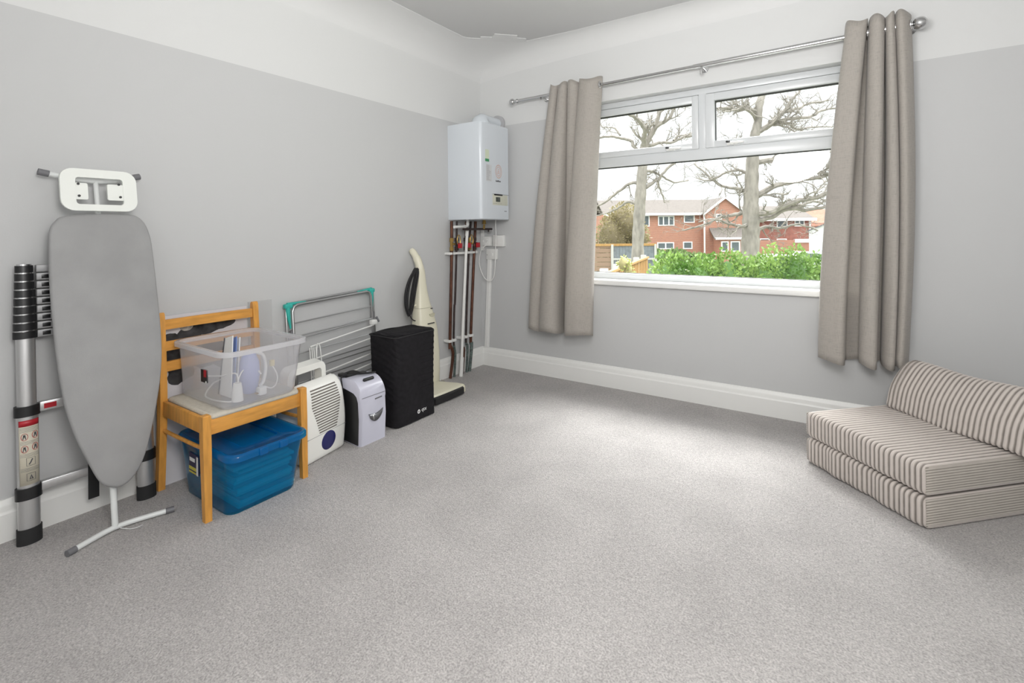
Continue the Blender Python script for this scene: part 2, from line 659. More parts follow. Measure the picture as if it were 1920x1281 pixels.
win = struct(thing('window_1', 'wide white plastic window with two small top openers above one big pane', 'window', (1.93, 0.1, 0.8)))
f = MB()
frame(f, WX0, WX1, 0.80, 2.196, 0.08, 0.15, 0.065, 0.065, 0.069, 0.045)
f.box(WX0 + .06, WX1 - .06, 0.08, 0.15, 1.694, 1.772, 0.006)
f.box(1.885, 1.938, 0.0806, 0.149, 1.765, 2.16, 0.006)
f.build('frame', UPVC, win)
g = MB()
frame(g, 1.035, 2.825, 0.866, 1.697, 0.095, 0.118, 0.008, 0.008, 0.006, 0.009, 0)
g.build('gasket', GASK, win)
MB().box(1.036, 2.824, 0.105, 0.109, 0.868, 1.696).build('pane', GLASS, win)
for x0, x1 in ((1.03, 1.889), (1.934, 2.83)):
    s_ = MB()
    frame(s_, x0, x1, 1.769, 2.146, 0.064, 0.13, 0.062, 0.046 if x0 < 1.5 else 0.062, 0.046, 0.052)
    if x0 > 1.5:
        pass
    sash = s_.build('opener', UPVC, win)
    gl, gr = x0 + .06, x1 - (0.044 if x0 < 1.5 else 0.06)
    g = MB()
    frame(g, gl, gr, 1.812, 2.096, 0.085, 0.112, 0.006, 0.006, 0.004, 0.009, 0)
    g.build('gasket', GASK, sash)
    MB().box(gl + .001, gr - .001, 0.096, 0.10, 1.813, 2.095).build('pane', GLASS, sash)
    hx = 1.70 if x0 < 1.5 else 2.11
    h = MB().box(hx - .035, hx + .035, 0.052, 0.066, 1.774, 1.792, 0.004).box(hx - .012, hx + .012, 0.036, 0.054, 1.772, 1.796, 0.005)
    h.box(hx - .012, hx + .075, 0.030, 0.042, 1.777, 1.791, 0.005)
    ha = h.build('handle', WPLAS, sash)
    MB().box(hx - .038, hx - .014, 0.040, 0.056, 1.790, 1.802, 0.003).build('lock', BLACK, ha)
sl = MB().box(0.90, 2.96, -0.036, 0.10, 0.782, 0.822, 0.009, 3)
struct(tag(sl.build('trim_2', WHITE), 'white painted window sill board under the big pane', 'window sill'))

w2 = struct(thing('added_window_2', 'unseen white framed window added behind the camera for fill light', 'window', (3.225, RY, 0.7)))  # unseen rear window, added so sky light fills the room from behind
f = MB()
frame(f, 2.6, 3.85, 0.7, 2.2, RY - .09, RY - .03, 0.06, 0.06, 0.06, 0.06)
f.build('frame', UPVC, w2)
MB().box(2.655, 3.795, RY - .062, RY - .058, .755, 2.145).build('pane', GLASS, w2)

# ------------------------------------------------------------------ curtain rod and curtains
rod = thing('curtain_rod', 'chrome curtain pole with ball finials above the window', 'curtain pole', (1.75, -0.1, 2.30))


def rodz(x):
    return 2.292 + (x - 0.42) * 0.0045


MB().tube([(0.44, -.1, rodz(.44)), (1.93, -.1, rodz(1.93))], 0.0125, 16).tube([(1.90, -.1, rodz(1.90)), (3.045, -.1, rodz(3.045))], 0.0155, 16).build('pole', CHROME, rod)
for x, s, r in ((0.42, -1, 0.027), (3.085, 1, 0.034)):
    q = MB().ball((x, -.1, rodz(x)), r, 20, 12)
    q.tube([(x - s * .055, -.1, rodz(x)), (x - s * .045, -.1, rodz(x)), (x - s * .04, -.1, rodz(x)), (x - s * .02, -.1, rodz(x))], [.018, .019, .012, .014], 16)
    q.build('finial', CHROME, rod)
for x in (0.70, 1.95, 3.052):
    br = MB().tube([(x, 0, rodz(x)), (x, -.1, rodz(x) - .002)], 0.008, 10)
    br.tube([(x, 0, rodz(x)), (x, -.006, rodz(x))], 0.026, 18)
    br.tube([(x, -.115, rodz(x) - .016), (x, -.1, rodz(x) - .021), (x, -.085, rodz(x) - .016)], 0.005, 8)
    if x == 1.95:
        br.tube([(x, -.1, rodz(x) - .018), (x, -.1, rodz(x) - .032), (x, -.1, rodz(x) - .034), (x, -.1, rodz(x) - .058)], [.006, .006, .009, .008], 10)
    br.build('bracket', CHROME, rod)
CURT = curtain_mat()


def curtain(label, ctl, ztop, zbot, power, wob):
    root = thing('curtain', label, 'curtain', (sum(c[0] for c in ctl) / len(ctl), -.1, zbot))
    top = crom([(c[0], c[1]) for c in ctl], 6)
    bot = crom([(c[2], c[3]) for c in ctl], 6)
    rows = 46
    rings = []
    for i in range(rows + 1):
        t = i / rows
        e = 1 - (1 - t) ** power
        ring = []
        for k, (a, b_) in enumerate(zip(top, bot)):
            x = a[0] + (b_[0] - a[0]) * e
            y = a[1] + (b_[1] - a[1]) * e
            y += 0.006 * math.sin(7 * t + k * 0.31) * t
            x += wob * math.sin(PI * t) * (k / len(top))
            zt = ztop + 0.012 * math.sin(k * 0.35)
            ring.append((x, min(y, -0.045), zt + (zbot - zt) * t + 0.012 * math.sin(k * .23) * t))
        rings.append(ring)
    m = MB().loft(rings, cap=False, closed_ring=False)
    m.build('curtain_cloth', CURT, root, angle=180, solid=0.003, recalc=False)
    # eyelets where the cloth crosses the pole
    xs = []
    for (a, b_) in zip(top[:-1], top[1:]):
        if (a[1] + .1) * (b_[1] + .1) < 0:
            u = (-.1 - a[1]) / (b_[1] - a[1])
            xs.append(a[0] + u * (b_[0] - a[0]))
    for x in xs:
        ring = [(x, -.1 + .024 * math.cos(2 * PI * k / 20), rodz(x) + .024 * math.sin(2 * PI * k / 20)) for k in range(20)]
        MB().tube(ring, 0.006, 8, closed=True).build('eyelet', CHROME, root)
    return root


curtain('short taupe eyelet curtain at the window side nearest the boiler', [
    (.80, -.06, .575, -.075), (.815, -.135, .592, -.15), (.85, -.15, .64, -.165), (.872, -.12, .692, -.135), (.875, -.06, .70, -.07),
    (.883, -.13, .708, -.17), (.92, -.155, .79, -.205), (.952, -.13, .858, -.175), (.958, -.055, .868, -.06),
    (.967, -.135, .878, -.05), (1.01, -.155, .895, -.048), (1.05, -.125, .918, -.05), (1.058, -.055, .930, -.075),
    (1.068, -.135, .938, -.17), (1.14, -.16, 1.04, -.195), (1.20, -.13, 1.13, -.15), (1.232, -.08, 1.142, -.10)], 2.352, 0.40, 1.35, 0.0)
curtain('short taupe eyelet curtain hanging behind the striped folding bed', [
    (2.752, -.06, 2.66, -.07), (2.766, -.14, 2.606, -.15), (2.81, -.16, 2.66, -.19), (2.85, -.14, 2.726, -.20),
    (2.856, -.05, 2.736, -.05), (2.862, -.05, 2.80, -.048), (2.868, -.135, 2.803, -.16), (2.90, -.16, 2.838, -.21), (2.928, -.135, 2.874, -.20),
    (2.933, -.05, 2.88, -.05), (2.936, -.05, 2.90, -.05), (2.94, -.135, 2.904, -.14), (2.955, -.155, 2.93, -.175), (2.972, -.13, 2.955, -.17),
    (2.975, -.06, 2.96, -.10), (2.982, -.13, 2.966, -.15), (3.005, -.15, 2.99, -.165), (3.04, -.11, 3.018, -.10), (3.05, -.055, 3.02, -.055)], 2.372, 0.435, 1.7, 0.03)

# ------------------------------------------------------------------ boiler
bo = thing('wall_boiler', 'white wall boiler in the corner above the copper pipes', 'boiler', (0.17, -.245, 1.30))
outl = [(0.0, -.445)] + [(0.345 - .028 + .028 * math.sin(a), -.445 + .028 - .028 * math.cos(a)) for a in (0, .4, .8, 1.2, PI / 2)] + \
       [(0.345 - .028 + .028 * math.cos(a), -.04 - .028 + .028 * math.sin(a)) for a in (0, .4, .8, 1.2, PI / 2)] + [(0.0, -.04)]
c = MB().loft([[(x * .985, y * .99 - .002, 1.30) for x, y in outl], [(x, y, 1.306) for x, y in outl], [(x, y, 2.08) for x, y in outl], [(x * .985, y * .99 - .002, 2.086) for x, y in outl]])
c.build('casing', BOILER, bo)
fx = 0.3455
MB().box(fx - .01, fx, -.292, -.075, 1.418, 1.507, 0.002).build('control_panel', mat('cream_control_panel', (.62, .62, .52, 1), .4), bo)
MB().box(fx - .004, fx + .004, -.268, -.152, 1.499, 1.512, 0.003).build('flap_handle', BLACK, bo)
MB().box(fx - .004, fx + .0015, -.245, -.186, 1.447, 1.486, 0.001).build('display', mat('grey_display', (.06, .07, .06, 1), .25), bo)
for y in (-.28, -.26, -.24, -.21, -.18):
    MB().box(fx, fx + .0008, y, y + .012, 1.432, 1.434).build('button_mark', INK, bo)
MB().box(fx, fx + .0008, -.292, -.055, 1.5085, 1.511).build('panel_seam', GREYP, bo)
MB().box(fx, fx + .0006, -.385, -.335, 1.775, 1.865).build('energy_label', mat('pale_green_label', (.62, .68, .52, 1), .5), bo)
MB().box(fx, fx + .0009, -.387, -.335, 1.768, 1.79).build('green_band', mat('green_band', (.05, .3, .12, 1), .5), bo)
lb = MB().box(fx, fx + .0006, -.375, -.302, 1.61, 1.745).build('data_label', mat('pale_grey_label', (.60, .61, .62, 1), .5), bo)
q = MB()
random.seed(4)
for k in range(16):
    z = 1.738 - k * .008
    q.box(fx + .0006, fx + .001, -.371, -.371 + random.uniform(.03, .062), z, z + .0022)
q.build('print', mat('grey_print', (.36, .36, .37, 1), .6), lb)
cx, cz = -.205, 1.700
q = MB()
for rr, ww in ((.043, .0022), (.030, .0018)):
    q.loft([[(fx + .0006, cx + (rr + d) * math.cos(2 * PI * k / 28), cz + 1.25 * (rr + d) * math.sin(2 * PI * k / 28)) for k in range(28)] for d in (-ww, ww)], cap=False)
for k in range(5):
    q.box(fx, fx + .0008, cx - .018 + .003 * k, cx + .016 - .002 * k, cz - .018 + .009 * k, cz - .0145 + .009 * k)
q.build('orange_sticker', mat('faded_orange_print', (.62, .36, .26, 1), .5), bo)
q = MB()
for k in range(8):
    q.box(fx, fx + .0008, -.245 + k * .009, -.245 + k * .009 + .0065, 1.613, 1.613 + (.014 if k in (0, 3, 4) else .010))
q.build('badge', INK, bo)
q = MB()
for k in range(4):
    q.box(fx, fx + .0008, -.125 + k * .009, -.125 + k * .009 + .006, 1.368, 1.374)
q.build('model_lettering', GREYP, bo)
# flue on top
fl = MB()
fl.tube([(.2, -.25, 2.08), (.2, -.25, 2.105), (.2, -.248, 2.125), (.2, -.235, 2.14), (.2, -.20, 2.146), (.2, -.01, 2.146)], [.085, .084, .077, .062, .05, .05], 24)
fl.box(.12, .30, -.34, -.15, 2.082, 2.108, .008)
flo = fl.build('flue_elbow', BOILER, bo)
MB().tube([(.2, -.03, 2.146), (.2, -.022, 2.146), (.2, 0, 2.146)], [.060, .076, .076], 28).build('flue_collar', mat('grey_rubber_collar', (.42, .42, .43, 1), .7), flo)
for x, y, z in ((.301, -.28, 2.095), (.301, -.25, 2.095), (.14, -.341, 2.095)):
    MB().ball((x, y, z), .006, 8, 6).build('screw', DARK, flo)

# ------------------------------------------------------------------ copper pipes below the boiler
pg = 'copper pipes below the boiler'
pipes = [
    ('copper pipe furthest from the window wall, with the widest kink', COPPER, .0125, [(-.463, 1.29), (-.467, 1.0), (-.497, .304), (-.494, .27), (-.462, .19), (-.498, 0.0)]),
    ('thin dark pipe between the end copper pipe and the white waste pipe', COPPERD, .0085, [(-.396, 1.29), (-.407, 1.0), (-.430, .62), (-.438, .58), (-.451, .295), (-.433, .18), (-.448, 0.0)]),
    ('reddish copper pipe just window-side of the white waste pipe', COPPER, .0115, [(-.275, 1.29), (-.289, .994), (-.342, .275), (-.322, .203), (-.346, 0.0)]),
    ('thin black tarnished pipe second from the window wall', COPPERD, .009, [(-.213, 1.29), (-.246, .992), (-.292, .311), (-.272, .216), (-.29, 0.0)]),
    ('brown copper pipe nearest the window wall', COPPER, .0125, [(-.147, 1.29), (-.173, .989), (-.228, .299), (-.216, .227), (-.25, 0.0)])]
for i, (lab, m_, r, pts) in enumerate(pipes):
    y0 = pts[-1][0]
    t = thing('copper_pipe', lab, 'pipe', (.05, y0, 0), group=pg)
    P3 = [(.05, y, z) for y, z in pts]
    MB().tube(crom(P3, 5), r, 12).build('tube', m_, t)
    if i in (1, 3, 4):
        low = [(p[0], p[1], p[2]) for p in crom(P3, 5) if p[2] < .275]
        MB().tube(low, r + .0012, 12).build('paint_spatter', VERD, t)
    zc = .306
    yc = pts[2][0] if i != 1 else -.449
    MB().box(.0, .066, yc - r - .012, yc + r + .006, zc - .011, zc + .011, .004).build('pipe_clip', WPLAS, t)
    # valve with union nut
    zv = 1.10
    k = (1.29 - zv) / .29
    yv = pts[0][0] + (pts[1][0] - pts[0][0]) * k
    vb = MB().tube([(.05, yv, zv - .055), (.05, yv, zv - .025), (.05, yv, zv - .024), (.05, yv, zv + .02), (.05, yv, zv + .021), (.05, yv, zv + .05)], [.017, .017, .013, .013, .018, .018], 8)
    vb.tube([(.05, yv, zv), (.085, yv - .004, zv)], .009, 8)
    vo = vb.build('valve', BRASS if i in (0, 3) else COPPERD, t)
    if i in (1, 2, 4):
        MB().box(.082, .094, yv - .024, yv + .024, zv - .036, zv + .006, .004).build('valve_lever', RED, vo)
    if i in (1, 3):
        MB().tube([(.075, yv + .02 * math.cos(a), zv + .03 + .045 * math.sin(a)) for a in [PI * k / 8 for k in range(-2, 11)]], .004, 6).build('braided_loop', BRASS, vo)
wp = thing('waste_pipe', 'white plastic waste pipe standing among the copper pipes', 'pipe', (.085, -.40, 0))
MB().tube([(.085, -.307, 1.20), (.085, -.326, 1.0), (.085, -.377, .371), (.085, -.405, 0)], .0125, 14).build('tube', WPLAS, wp)
MB().tube([(.085, -.3065, 1.21), (.085, -.311, 1.165)], .0155, 14).build('coupling', WPLAS, wp)
MB().tube([(.085, -.391, .155), (.085, -.405, .0)], .017, 14).build('lower_sleeve', WPLAS, wp)
el = thing('condensate_elbow', 'white plastic elbow pipe bent under the boiler', 'pipe', (.10, -.31, 1.23))
MB().tube([(.10, -.318, 1.30), (.10, -.318, 1.256), (.10, -.324, 1.248), (.10, -.334, 1.246), (.10, -.49, 1.240)], .0115, 12).build('tube', WPLAS, el)
MB().tube([(.10, -.318, 1.276), (.10, -.318, 1.262)], .0145, 12).tube([(.10, -.345, 1.245), (.10, -.362, 1.244)], .0145, 12).build('joint', WPLAS, el)
gp = thing('gas_pipe', 'dark horizontal pipe under the boiler with a brass union', 'pipe', (.13, -.2, 1.22))
MB().tube([(.13, -.41, 1.222), (.13, -.02, 1.222)], .0095, 12).build('tube', COPPERD, gp)
MB().tube([(.14, -.14, 1.30), (.14, -.14, 1.265)], [.012, .018], 8).tube([(.14, -.14, 1.262), (.135, -.14, 1.222)], .010, 8).build('union', BRASS, gp)
MB().box(.125, .15, -.075, -.045, 1.196, 1.215, .003).build('test_nipple', CHROME, gp)
cr = thing('pipe_clip_rail', 'white clip rail across the pipes under their valves', 'clip rail', (.06, -.3, 1.02))
MB().box(.0, .062, -.50, -.135, 1.012, 1.032, .004).build('rail', WPLAS, cr)

# ------------------------------------------------------------------ electrics on the window wall


def wallbox(name, label, x0, x1, z0, z1, d, bits):
    t = thing(name, label, 'switch', ((x0 + x1) / 2, 0, z0))
    MB().box(x0, x1, -d, 0, z0, z1, .006).build('cover', WPLAS, t)
    for (a, b_, c_, e, m_, nm) in bits:
        MB().box(a, b_, -d - .004, -d + .001, c_, e, .0015).build(nm, m_, t)
    return t


wallbox('fused_switch', 'white fused switch directly under the boiler', .035, .128, 1.072, 1.158, .045,
        [(.085, .103, 1.105, 1.13, WPLAS, 'rocker'), (.099, .104, 1.115, 1.121, INK, 'indicator'), (.045, .060, 1.105, 1.125, WPLAS, 'fuse_holder')])
wallbox('junction_box', 'plain white box beside the upper fused switch', .152, .268, 1.068, 1.168, .035, [])
wallbox('socket', 'white fused spur under the other two wall boxes', .072, .186, .952, 1.046, .03,
        [(.083, .088, .99, .996, INK, 'screw_slot'), (.125, .15, .985, 1.012, WPLAS, 'rocker')])
ct = thing('cable_trunking', 'white cable trunking from the fused spur to the skirting', 'trunking', (.06, 0, .162))
MB().loft([[(x, y, z) for x, y in ((.078 - sh, 0), (.078 - sh, -.018), (.083 - sh, -.022), (.113 - sh, -.022), (.118 - sh, -.018), (.118 - sh, 0))] for z, sh in ((.952, .0), (.162, .042))]).build('duct', WPLAS, ct)
ct = thing('conduit', 'short white conduit above the clip rail in the corner', 'trunking', (.012, 0, 1.03))
MB().box(.006, .034, -.024, 0, 1.03, 1.22, .003).build('duct', WPLAS, ct)
cb = thing('power_cable', 'white looped cable hanging from the boiler to its switch', 'cable', (.12, -.06, .77))
pts = [(.205, -.06, 1.30), (.203, -.06, 1.24), (.206, -.06, 1.173), (.198, -.06, 1.0), (.190, -.06, .86), (.172, -.06, .79), (.130, -.06, .762), (.075, -.06, .79), (.030, -.06, .87), (.018, -.06, .94), (.035, -.06, 1.02), (.065, -.055, 1.06), (.078, -.04, 1.078)]
MB().tube(crom(pts, 6), .0038, 8).build('flex', WPLAS, cb)

# ------------------------------------------------------------------ telescopic ladder
la = thing('telescopic_ladder', 'collapsed telescopic aluminium ladder leaning behind the ironing board', 'ladder', (.08, -2.83, 0))


def lx(z):
    return 0.098 - 0.045 * z


def oval(cy, z, hw, hd, n=20):
    return [(lx(z) + hd * math.cos(2 * PI * k / n), cy + hw * math.sin(2 * PI * k / n), z) for k in range(n)]


for cy, lab in ((-3.025, 1), (-2.634, 0)):
    def seg(z0, z1, hw, hd, name, m_, par=la):
        return MB().loft([oval(cy, z0, hw, hd), oval(cy, z1, hw, hd)]).build(name, m_, par)
    seg(0, .06, .038, .026, 'foot', RUBBER)
    seg(.058, .178, .034, .023, 'stile', ALU)
    seg(.172, .217, .040, .028, 'collar', BLACK)
    seg(.215, .50, .033, .022, 'stile', ALU)
    seg(.492, .532, .039, .027, 'collar', BLACK)
    seg(.53, .80, .0295, .020, 'stile', ALU)
    for k in range(9):
        z0 = .795 + k * .0325
        hw = .037 - k * .0012
        seg(z0, z0 + .0275, hw, .024 - k * .0006, 'collar', BLACK)
        seg(z0 + .027, z0 + .033, hw - .005, .019 - k * .0006, 'ring', CHROME)
    if lab:
        # wrap-around instruction label
        def patch(z0, z1, a0, a1, e, name, m_, par=la, n=12):
            rr = []
            for z in (z0, z1):
                rr.append([(lx(z) + (.022 + e) * math.cos(a0 + (a1 - a0) * k / n), cy + (.033 + e) * math.sin(a0 + (a1 - a0) * k / n), z) for k in range(n + 1)])
            return MB().loft(rr, cap=False, closed_ring=False).build(name, m_, par, solid=.0004, recalc=False)
        lo = patch(.228, .476, -.95, 1.15, .0008, 'instruction_label', TAN)
        patch(.455, .478, -.95, 1.15, .0014, 'red_band', RED, lo)
        def lp(a, z, e=.0018):
            return (lx(z) + (.022 + e) * math.cos(a), cy + (.033 + e) * math.sin(a), z)
        for zz, aa in ((.415, -.4), (.418, .55), (.368, -.4), (.371, .55)):
            MB().tube([lp(aa + .30 * math.cos(2 * PI * k / 18), zz + .0135 * math.sin(2 * PI * k / 18)) for k in range(18)], .0009, 5, closed=True).build('warning_circle', RED, lo)
        for zz, aa in ((.415, -.4), (.418, .55), (.368, -.4), (.371, .55)):
            MB().tube([lp(aa - .12, zz - .009), lp(aa - .04, zz + .009), lp(aa, zz - .002), lp(aa + .05, zz + .009), lp(aa + .12, zz - .009)], .0016, 5).build('pictogram', INK, lo)
        for z0, z1 in ((.302, .332), (.244, .272)):
            MB().tube([lp(-.25, z0), lp(.1, z0), lp(.5, z0), lp(.5, z1), lp(.1, z1), lp(-.25, z1)], .0007, 5, closed=True).build('border', INK, lo)
        MB().tube([lp(-.05, .307), lp(.1, .315), lp(.25, .327)], .002, 5).build('pictogram', INK, lo)
        MB().tube([lp(.02, .25), lp(.12, .265), lp(.24, .25)], .0022, 5, closed=True).build('pictogram', INK, lo)
        for blk in ((.449, .444, .439, .434), (.396, .391, .386), (.348, .343, .338), (.292, .287, .282)):
            q = MB()
            for z in blk:
                q.tube([lp(-.8, z), lp(-.2, z), lp(.4, z), lp(.95, z)], .0006, 4)
            q.build('lettering', GREYP, lo)


def rung(z0, z1, d=.014):
    zc = (z0 + z1) / 2
    return MB().box(lx(zc) - d, lx(zc) + d, -2.99, -2.668, z0, z1, .004).build('rung', ALU, la)


rung(.186, .222)
r2 = rung(.498, .536)
MB().box(lx(.517) + .014, lx(.517) + .0146, -2.978, -2.940, .507, .527).build('red_sticker', RED, r2)
for k in range(9):
    z0 = .793 + k * .0325
    rr = MB().box(lx(z0) - .014, lx(z0) + .014, -2.992, -2.668, z0 + .002, z0 + .0305, .003).build('rung', RUNG, la)
    if k < 8:
        MB().box(lx(z0) + .0135, lx(z0) + .0148, -2.977, -2.952, z0 + .008, z0 + .024, .0005).build('rung_plug', BLACK, rr)
MB().box(lx(.2) + .012, lx(.2) + .016, -2.845, -2.808, .085, .28, .001).build('strap', RUBBER, la)

# ------------------------------------------------------------------ ironing board
ib = thing('ironing_board', 'folded ironing board with plain grey cover leaning nose down', 'ironing board', (.30, -2.80, 0))
OUT = [(-2.915, 1.281), (-2.949, 1.258), (-2.967, 1.222), (-2.972, 1.163), (-2.976, 1.017), (-2.974, .873), (-2.969, .724), (-2.962, .624), (-2.951, .523), (-2.927, .410), (-2.899, .322), (-2.870, .239), (-2.850, .206), (-2.823, .186), (-2.794, .179), (-2.759, .194), (-2.718, .248), (-2.680, .354), (-2.647, .485), (-2.629, .576), (-2.617, .679), (-2.614, .819), (-2.617, .961), (-2.622, 1.129), (-2.629, 1.201), (-2.646, 1.254), (-2.673, 1.283), (-2.708, 1.291), (-2.802, 1.292)]
OUT = crom(OUT, 3, closed=True)


def plane(y, z, d):           # d: distance in front of the leaning leg plane
    return (0.300 - 0.165 * z + d, y, z)


cyz = (-2.80, .85)


def scaled(s, d):
    o = []
    for y, z in OUT:
        o.append(plane(cyz[0] + (y - cyz[0]) * s, cyz[1] + (z - cyz[1]) * (1 - (1 - s) * .45), d))
    return o


MB().loft([scaled(.955, .022), scaled(.985, .024), scaled(1.0, .032), scaled(1.0, .040), scaled(.985, .047), scaled(.955, .050), scaled(.80, .0515), scaled(.4, .052)]).build('padded_cover', FABG, ib, angle=180)
MB().loft([scaled(.93, .016), scaled(.95, .016), scaled(.95, .024), scaled(.93, .024)], cap=False, closed_path=True).build('frame_rim', mat('white_tube_paint', (.74, .76, .75, 1), .3), ib)
WT = bpy.data.materials['white_tube_paint']
tb = [plane(-2.972, 1.458, 0), plane(-2.925, 1.449, 0), plane(-2.86, 1.438, 0), plane(-2.80, 1.434, 0), plane(-2.74, 1.440, 0), plane(-2.69, 1.455, 0), plane(-2.648, 1.466, 0)]
MB().tube(crom(tb, 5), .0105, 12).build('top_foot', WT, ib)
for a, b_ in ((tb[0], tb[1]), (tb[-1], tb[-2])):
    A, B = Vector(a), Vector(b_)
    d = (A - B).normalized()
    MB().tube([A - d * .022, A + d * .012], .0135, 14).build('foot_cap', GREYP, ib)
MB().tube([plane(-2.800, 1.437, 0), plane(-2.797, 1.25, 0)], .0095, 12).build('top_leg', WT, ib)
MB().tube([plane(-2.797, 1.25, -.0), plane(-2.806, .5, .0), (.294, -2.811, .014)], .0115, 12).build('leg', WT, ib)
ft = [(.338, -2.962, .012), (.316, -2.90, .013), (.300, -2.85, .014), (.294, -2.811, .015), (.297, -2.765, .014), (.312, -2.70, .013), (.334, -2.628, .012)]
MB().tube(crom(ft, 5), .0105, 12).build('foot', WT, ib)
for a, b_ in ((ft[0], ft[1]), (ft[-1], ft[-2])):
    A, B = Vector(a), Vector(b_)
    d = (A - B).normalized()
    MB().tube([A - d * .018, A + d * .012], .0125, 14).build('foot_cap', GREYP, ib)
MB().tube(crom([(.31, -2.80, .012), (.335, -2.775, .004), (.35, -2.755, .005), (.345, -2.735, .004)], 5), .0015, 6).build('loose_thread', WT, ib)
# iron rest: plate with an H shaped cut-out


def rp(y, z, d=.062):
    return (0.300 - 0.165 * z + d, y, z)


oo = rrect(-2.934, -2.674, 1.303, 1.479, .045, 6)
ii = rrect(-2.885, -2.724, 1.330, 1.443, .012, 6)
q = MB().loft([[rp(y, z, .052) for y, z in oo], [rp(y, z, .066) for y, z in oo], [rp(y, z, .066) for y, z in ii], [rp(y, z, .052) for y, z in ii]], cap=False, closed_path=True)
for a, b_ in ((-2.887, -2.845), (-2.779, -2.722)):
    rr = rrect(a, b_, 1.350, 1.419, .006, 3)
    q.loft([[rp(y, z, .053) for y, z in rr], [rp(y, z, .064) for y, z in rr]])
ir = q.build('iron_rest', mat('warm_white_plastic', (.80, .82, .78, 1), .4), ib)
for y, z in ((-2.876, 1.414), (-2.875, 1.364), (-2.738, 1.42), (-2.735, 1.365)):
    A = Vector(rp(y, z, .063))
    MB().tube([A, A + Vector((.004, 0, .0006))], .005, 10).build('screw', DARK, ir)

# ------------------------------------------------------------------ panels leaning behind the chair
pic = thing('picture_panel', 'pale wall picture with black animal shapes behind the chair back', 'picture', (.03, -2.34, .0))


def lean(z):
    return .052 - .034 * z


def slab(y0, y1, z0, z1, d0, d1):
    return MB().loft([[(lean(z) + d, y, z) for y, z in ((y0, z0), (y1, z0), (y1, z1), (y0, z1))] for d in (d0, d1)])


slab(-2.56, -2.135, .0, .805, -.014, .0).build('canvas', mat('pale_lilac_white_canvas', (.66, .65, .68, 1), .7), pic)
BW = mat('black_and_grey_print', (.035, .034, .036, 1), .7, noise=.9, scale=18)
random.seed(11)
for (cy_, cz_, ry, rz_) in ((-2.31, .735, .10, .045), (-2.42, .70, .055, .05), (-2.49, .635, .05, .09), (-2.47, .52, .06, .055), (-2.36, .60, .10, .07), (-2.25, .55, .06, .06)):
    pts = []
    for k in range(26):
        a = 2 * PI * k / 26
        r_ = 1 + .16 * math.sin(3 * a + cy_ * 40) + .08 * random.uniform(-1, 1)
        pts.append((cy_ + ry * r_ * math.cos(a), cz_ + rz_ * r_ * math.sin(a)))
    MB().loft([[(lean(z) + d, y, z) for y, z in pts] for d in (-.001, .0006 + .0001 * len(pic.children))]).build('print_shape', BW, pic)
q = MB()
pts = [(-2.435 + .03 * math.cos(2 * PI * k / 20), .742 + .022 * math.sin(2 * PI * k / 20)) for k in range(20)]
q.loft([[(lean(z) + d, y, z) for y, z in pts] for d in (0, .0024)])
q.build('pale_print_shape', mat('pale_grey_print', (.42, .40, .36, 1), .7, noise=.4, scale=60), pic)
ps = thing('perspex_board', 'whitish clear board standing between chair back and airer', 'board', (.03, -2.05, 0))
pc = clear_plastic('frosted_panel', (.9, .9, .9, 1), .84, (.97, .97, .97, 1))
slab(-2.12, -1.985, .0, .822, -.018, -.012).build('sheet', pc, ps)

# ------------------------------------------------------------------ wooden chair
ch = thing('dining_chair', 'varnished pine dining chair with beige seat holding a clear box', 'chair', (.32, -2.355, 0))
YL, YR = -2.571, -2.128
for y in (YL, YR):
    MB().loft([[(x + a, y + b_, z) for a, b_ in ((-h, -h), (h, -h), (h, h), (-h, h))] for x, z, h in ((.537, 0, .0135), (.528, .30, .0165), (.524, .425, .0165), (.524, .437, .0165), (.524, .44, .014))]).build('front_leg', PINE, ch)
    # rear leg and back post in one piece: splayed foot, upright above the seat
    prof_ = [(.072, 0, .018), (.090, .20, .019), (.104, .40, .020), (.104, .50, .0195), (.098, .68, .0175), (.090, .805, .016)]
    rings = [[(x - h, y - .0145, z), (x + h, y - .0145, z), (x + h, y + .0145, z), (x - h, y + .0145, z)] for x, z, h in prof_]
    rings.append([(.090 - .012, y - .0145, .826), (.090 + .012, y - .0145, .826), (.090 + .012, y + .0145, .826), (.090 - .012, y + .0145, .826)])
    rings.append([(.090 - .006, y - .0135, .833), (.090 + .006, y - .0135, .833), (.090 + .006, y + .0135, .833), (.090 - .006, y + .0135, .833)])
    MB().loft(rings).build('rear_leg', PINE, ch)
for z0, z1, x in ((.752, .798, .092), (.652, .696, .098), (.556, .602, .102)):
    cur = []
    for k in range(9):
        t = k / 8
        y = YL + .012 + (YR - YL - .024) * t
        bow = -.012 * math.sin(PI * t)
        cur.append([(x + bow - .008, y, z0), (x + bow + .008, y, z0), (x + bow + .008, y, z1), (x + bow - .008, y, z1)])
    MB().loft(cur).build('back_slat', PINEY, ch)
MB().box(.512, .532, YL + .014, YR - .014, .352, .422, .003).build('front_rail', PINEY, ch)
MB().box(.095, .112, YL + .014, YR - .014, .365, .425, .003).build('rear_rail', PINEY, ch)
for y in (YL + .004, YR - .004):
    MB().box(.11, .515, y - .009, y + .009, .357, .425, .003).build('side_rail', PINE, ch)
    MB().tube([(.095, y, .286), (.2, y + .002, .284), (.42, y + .002, .288), (.525, y, .296)], .0085, 12).build('stretcher', PINE, ch)
    MB().tube([(.5245, y - .014 if y < -2.4 else y + .014, .345), (.5245, y - .018 if y < -2.4 else y + .018, .345)], .0045, 8).build('bolt', DARK, ch)
gx, gy = 14, 14
cush = []
ol = rrect(.112, .535, YL + .016, YR - .016, .018, 4)
cxm, cym = .32, -2.35
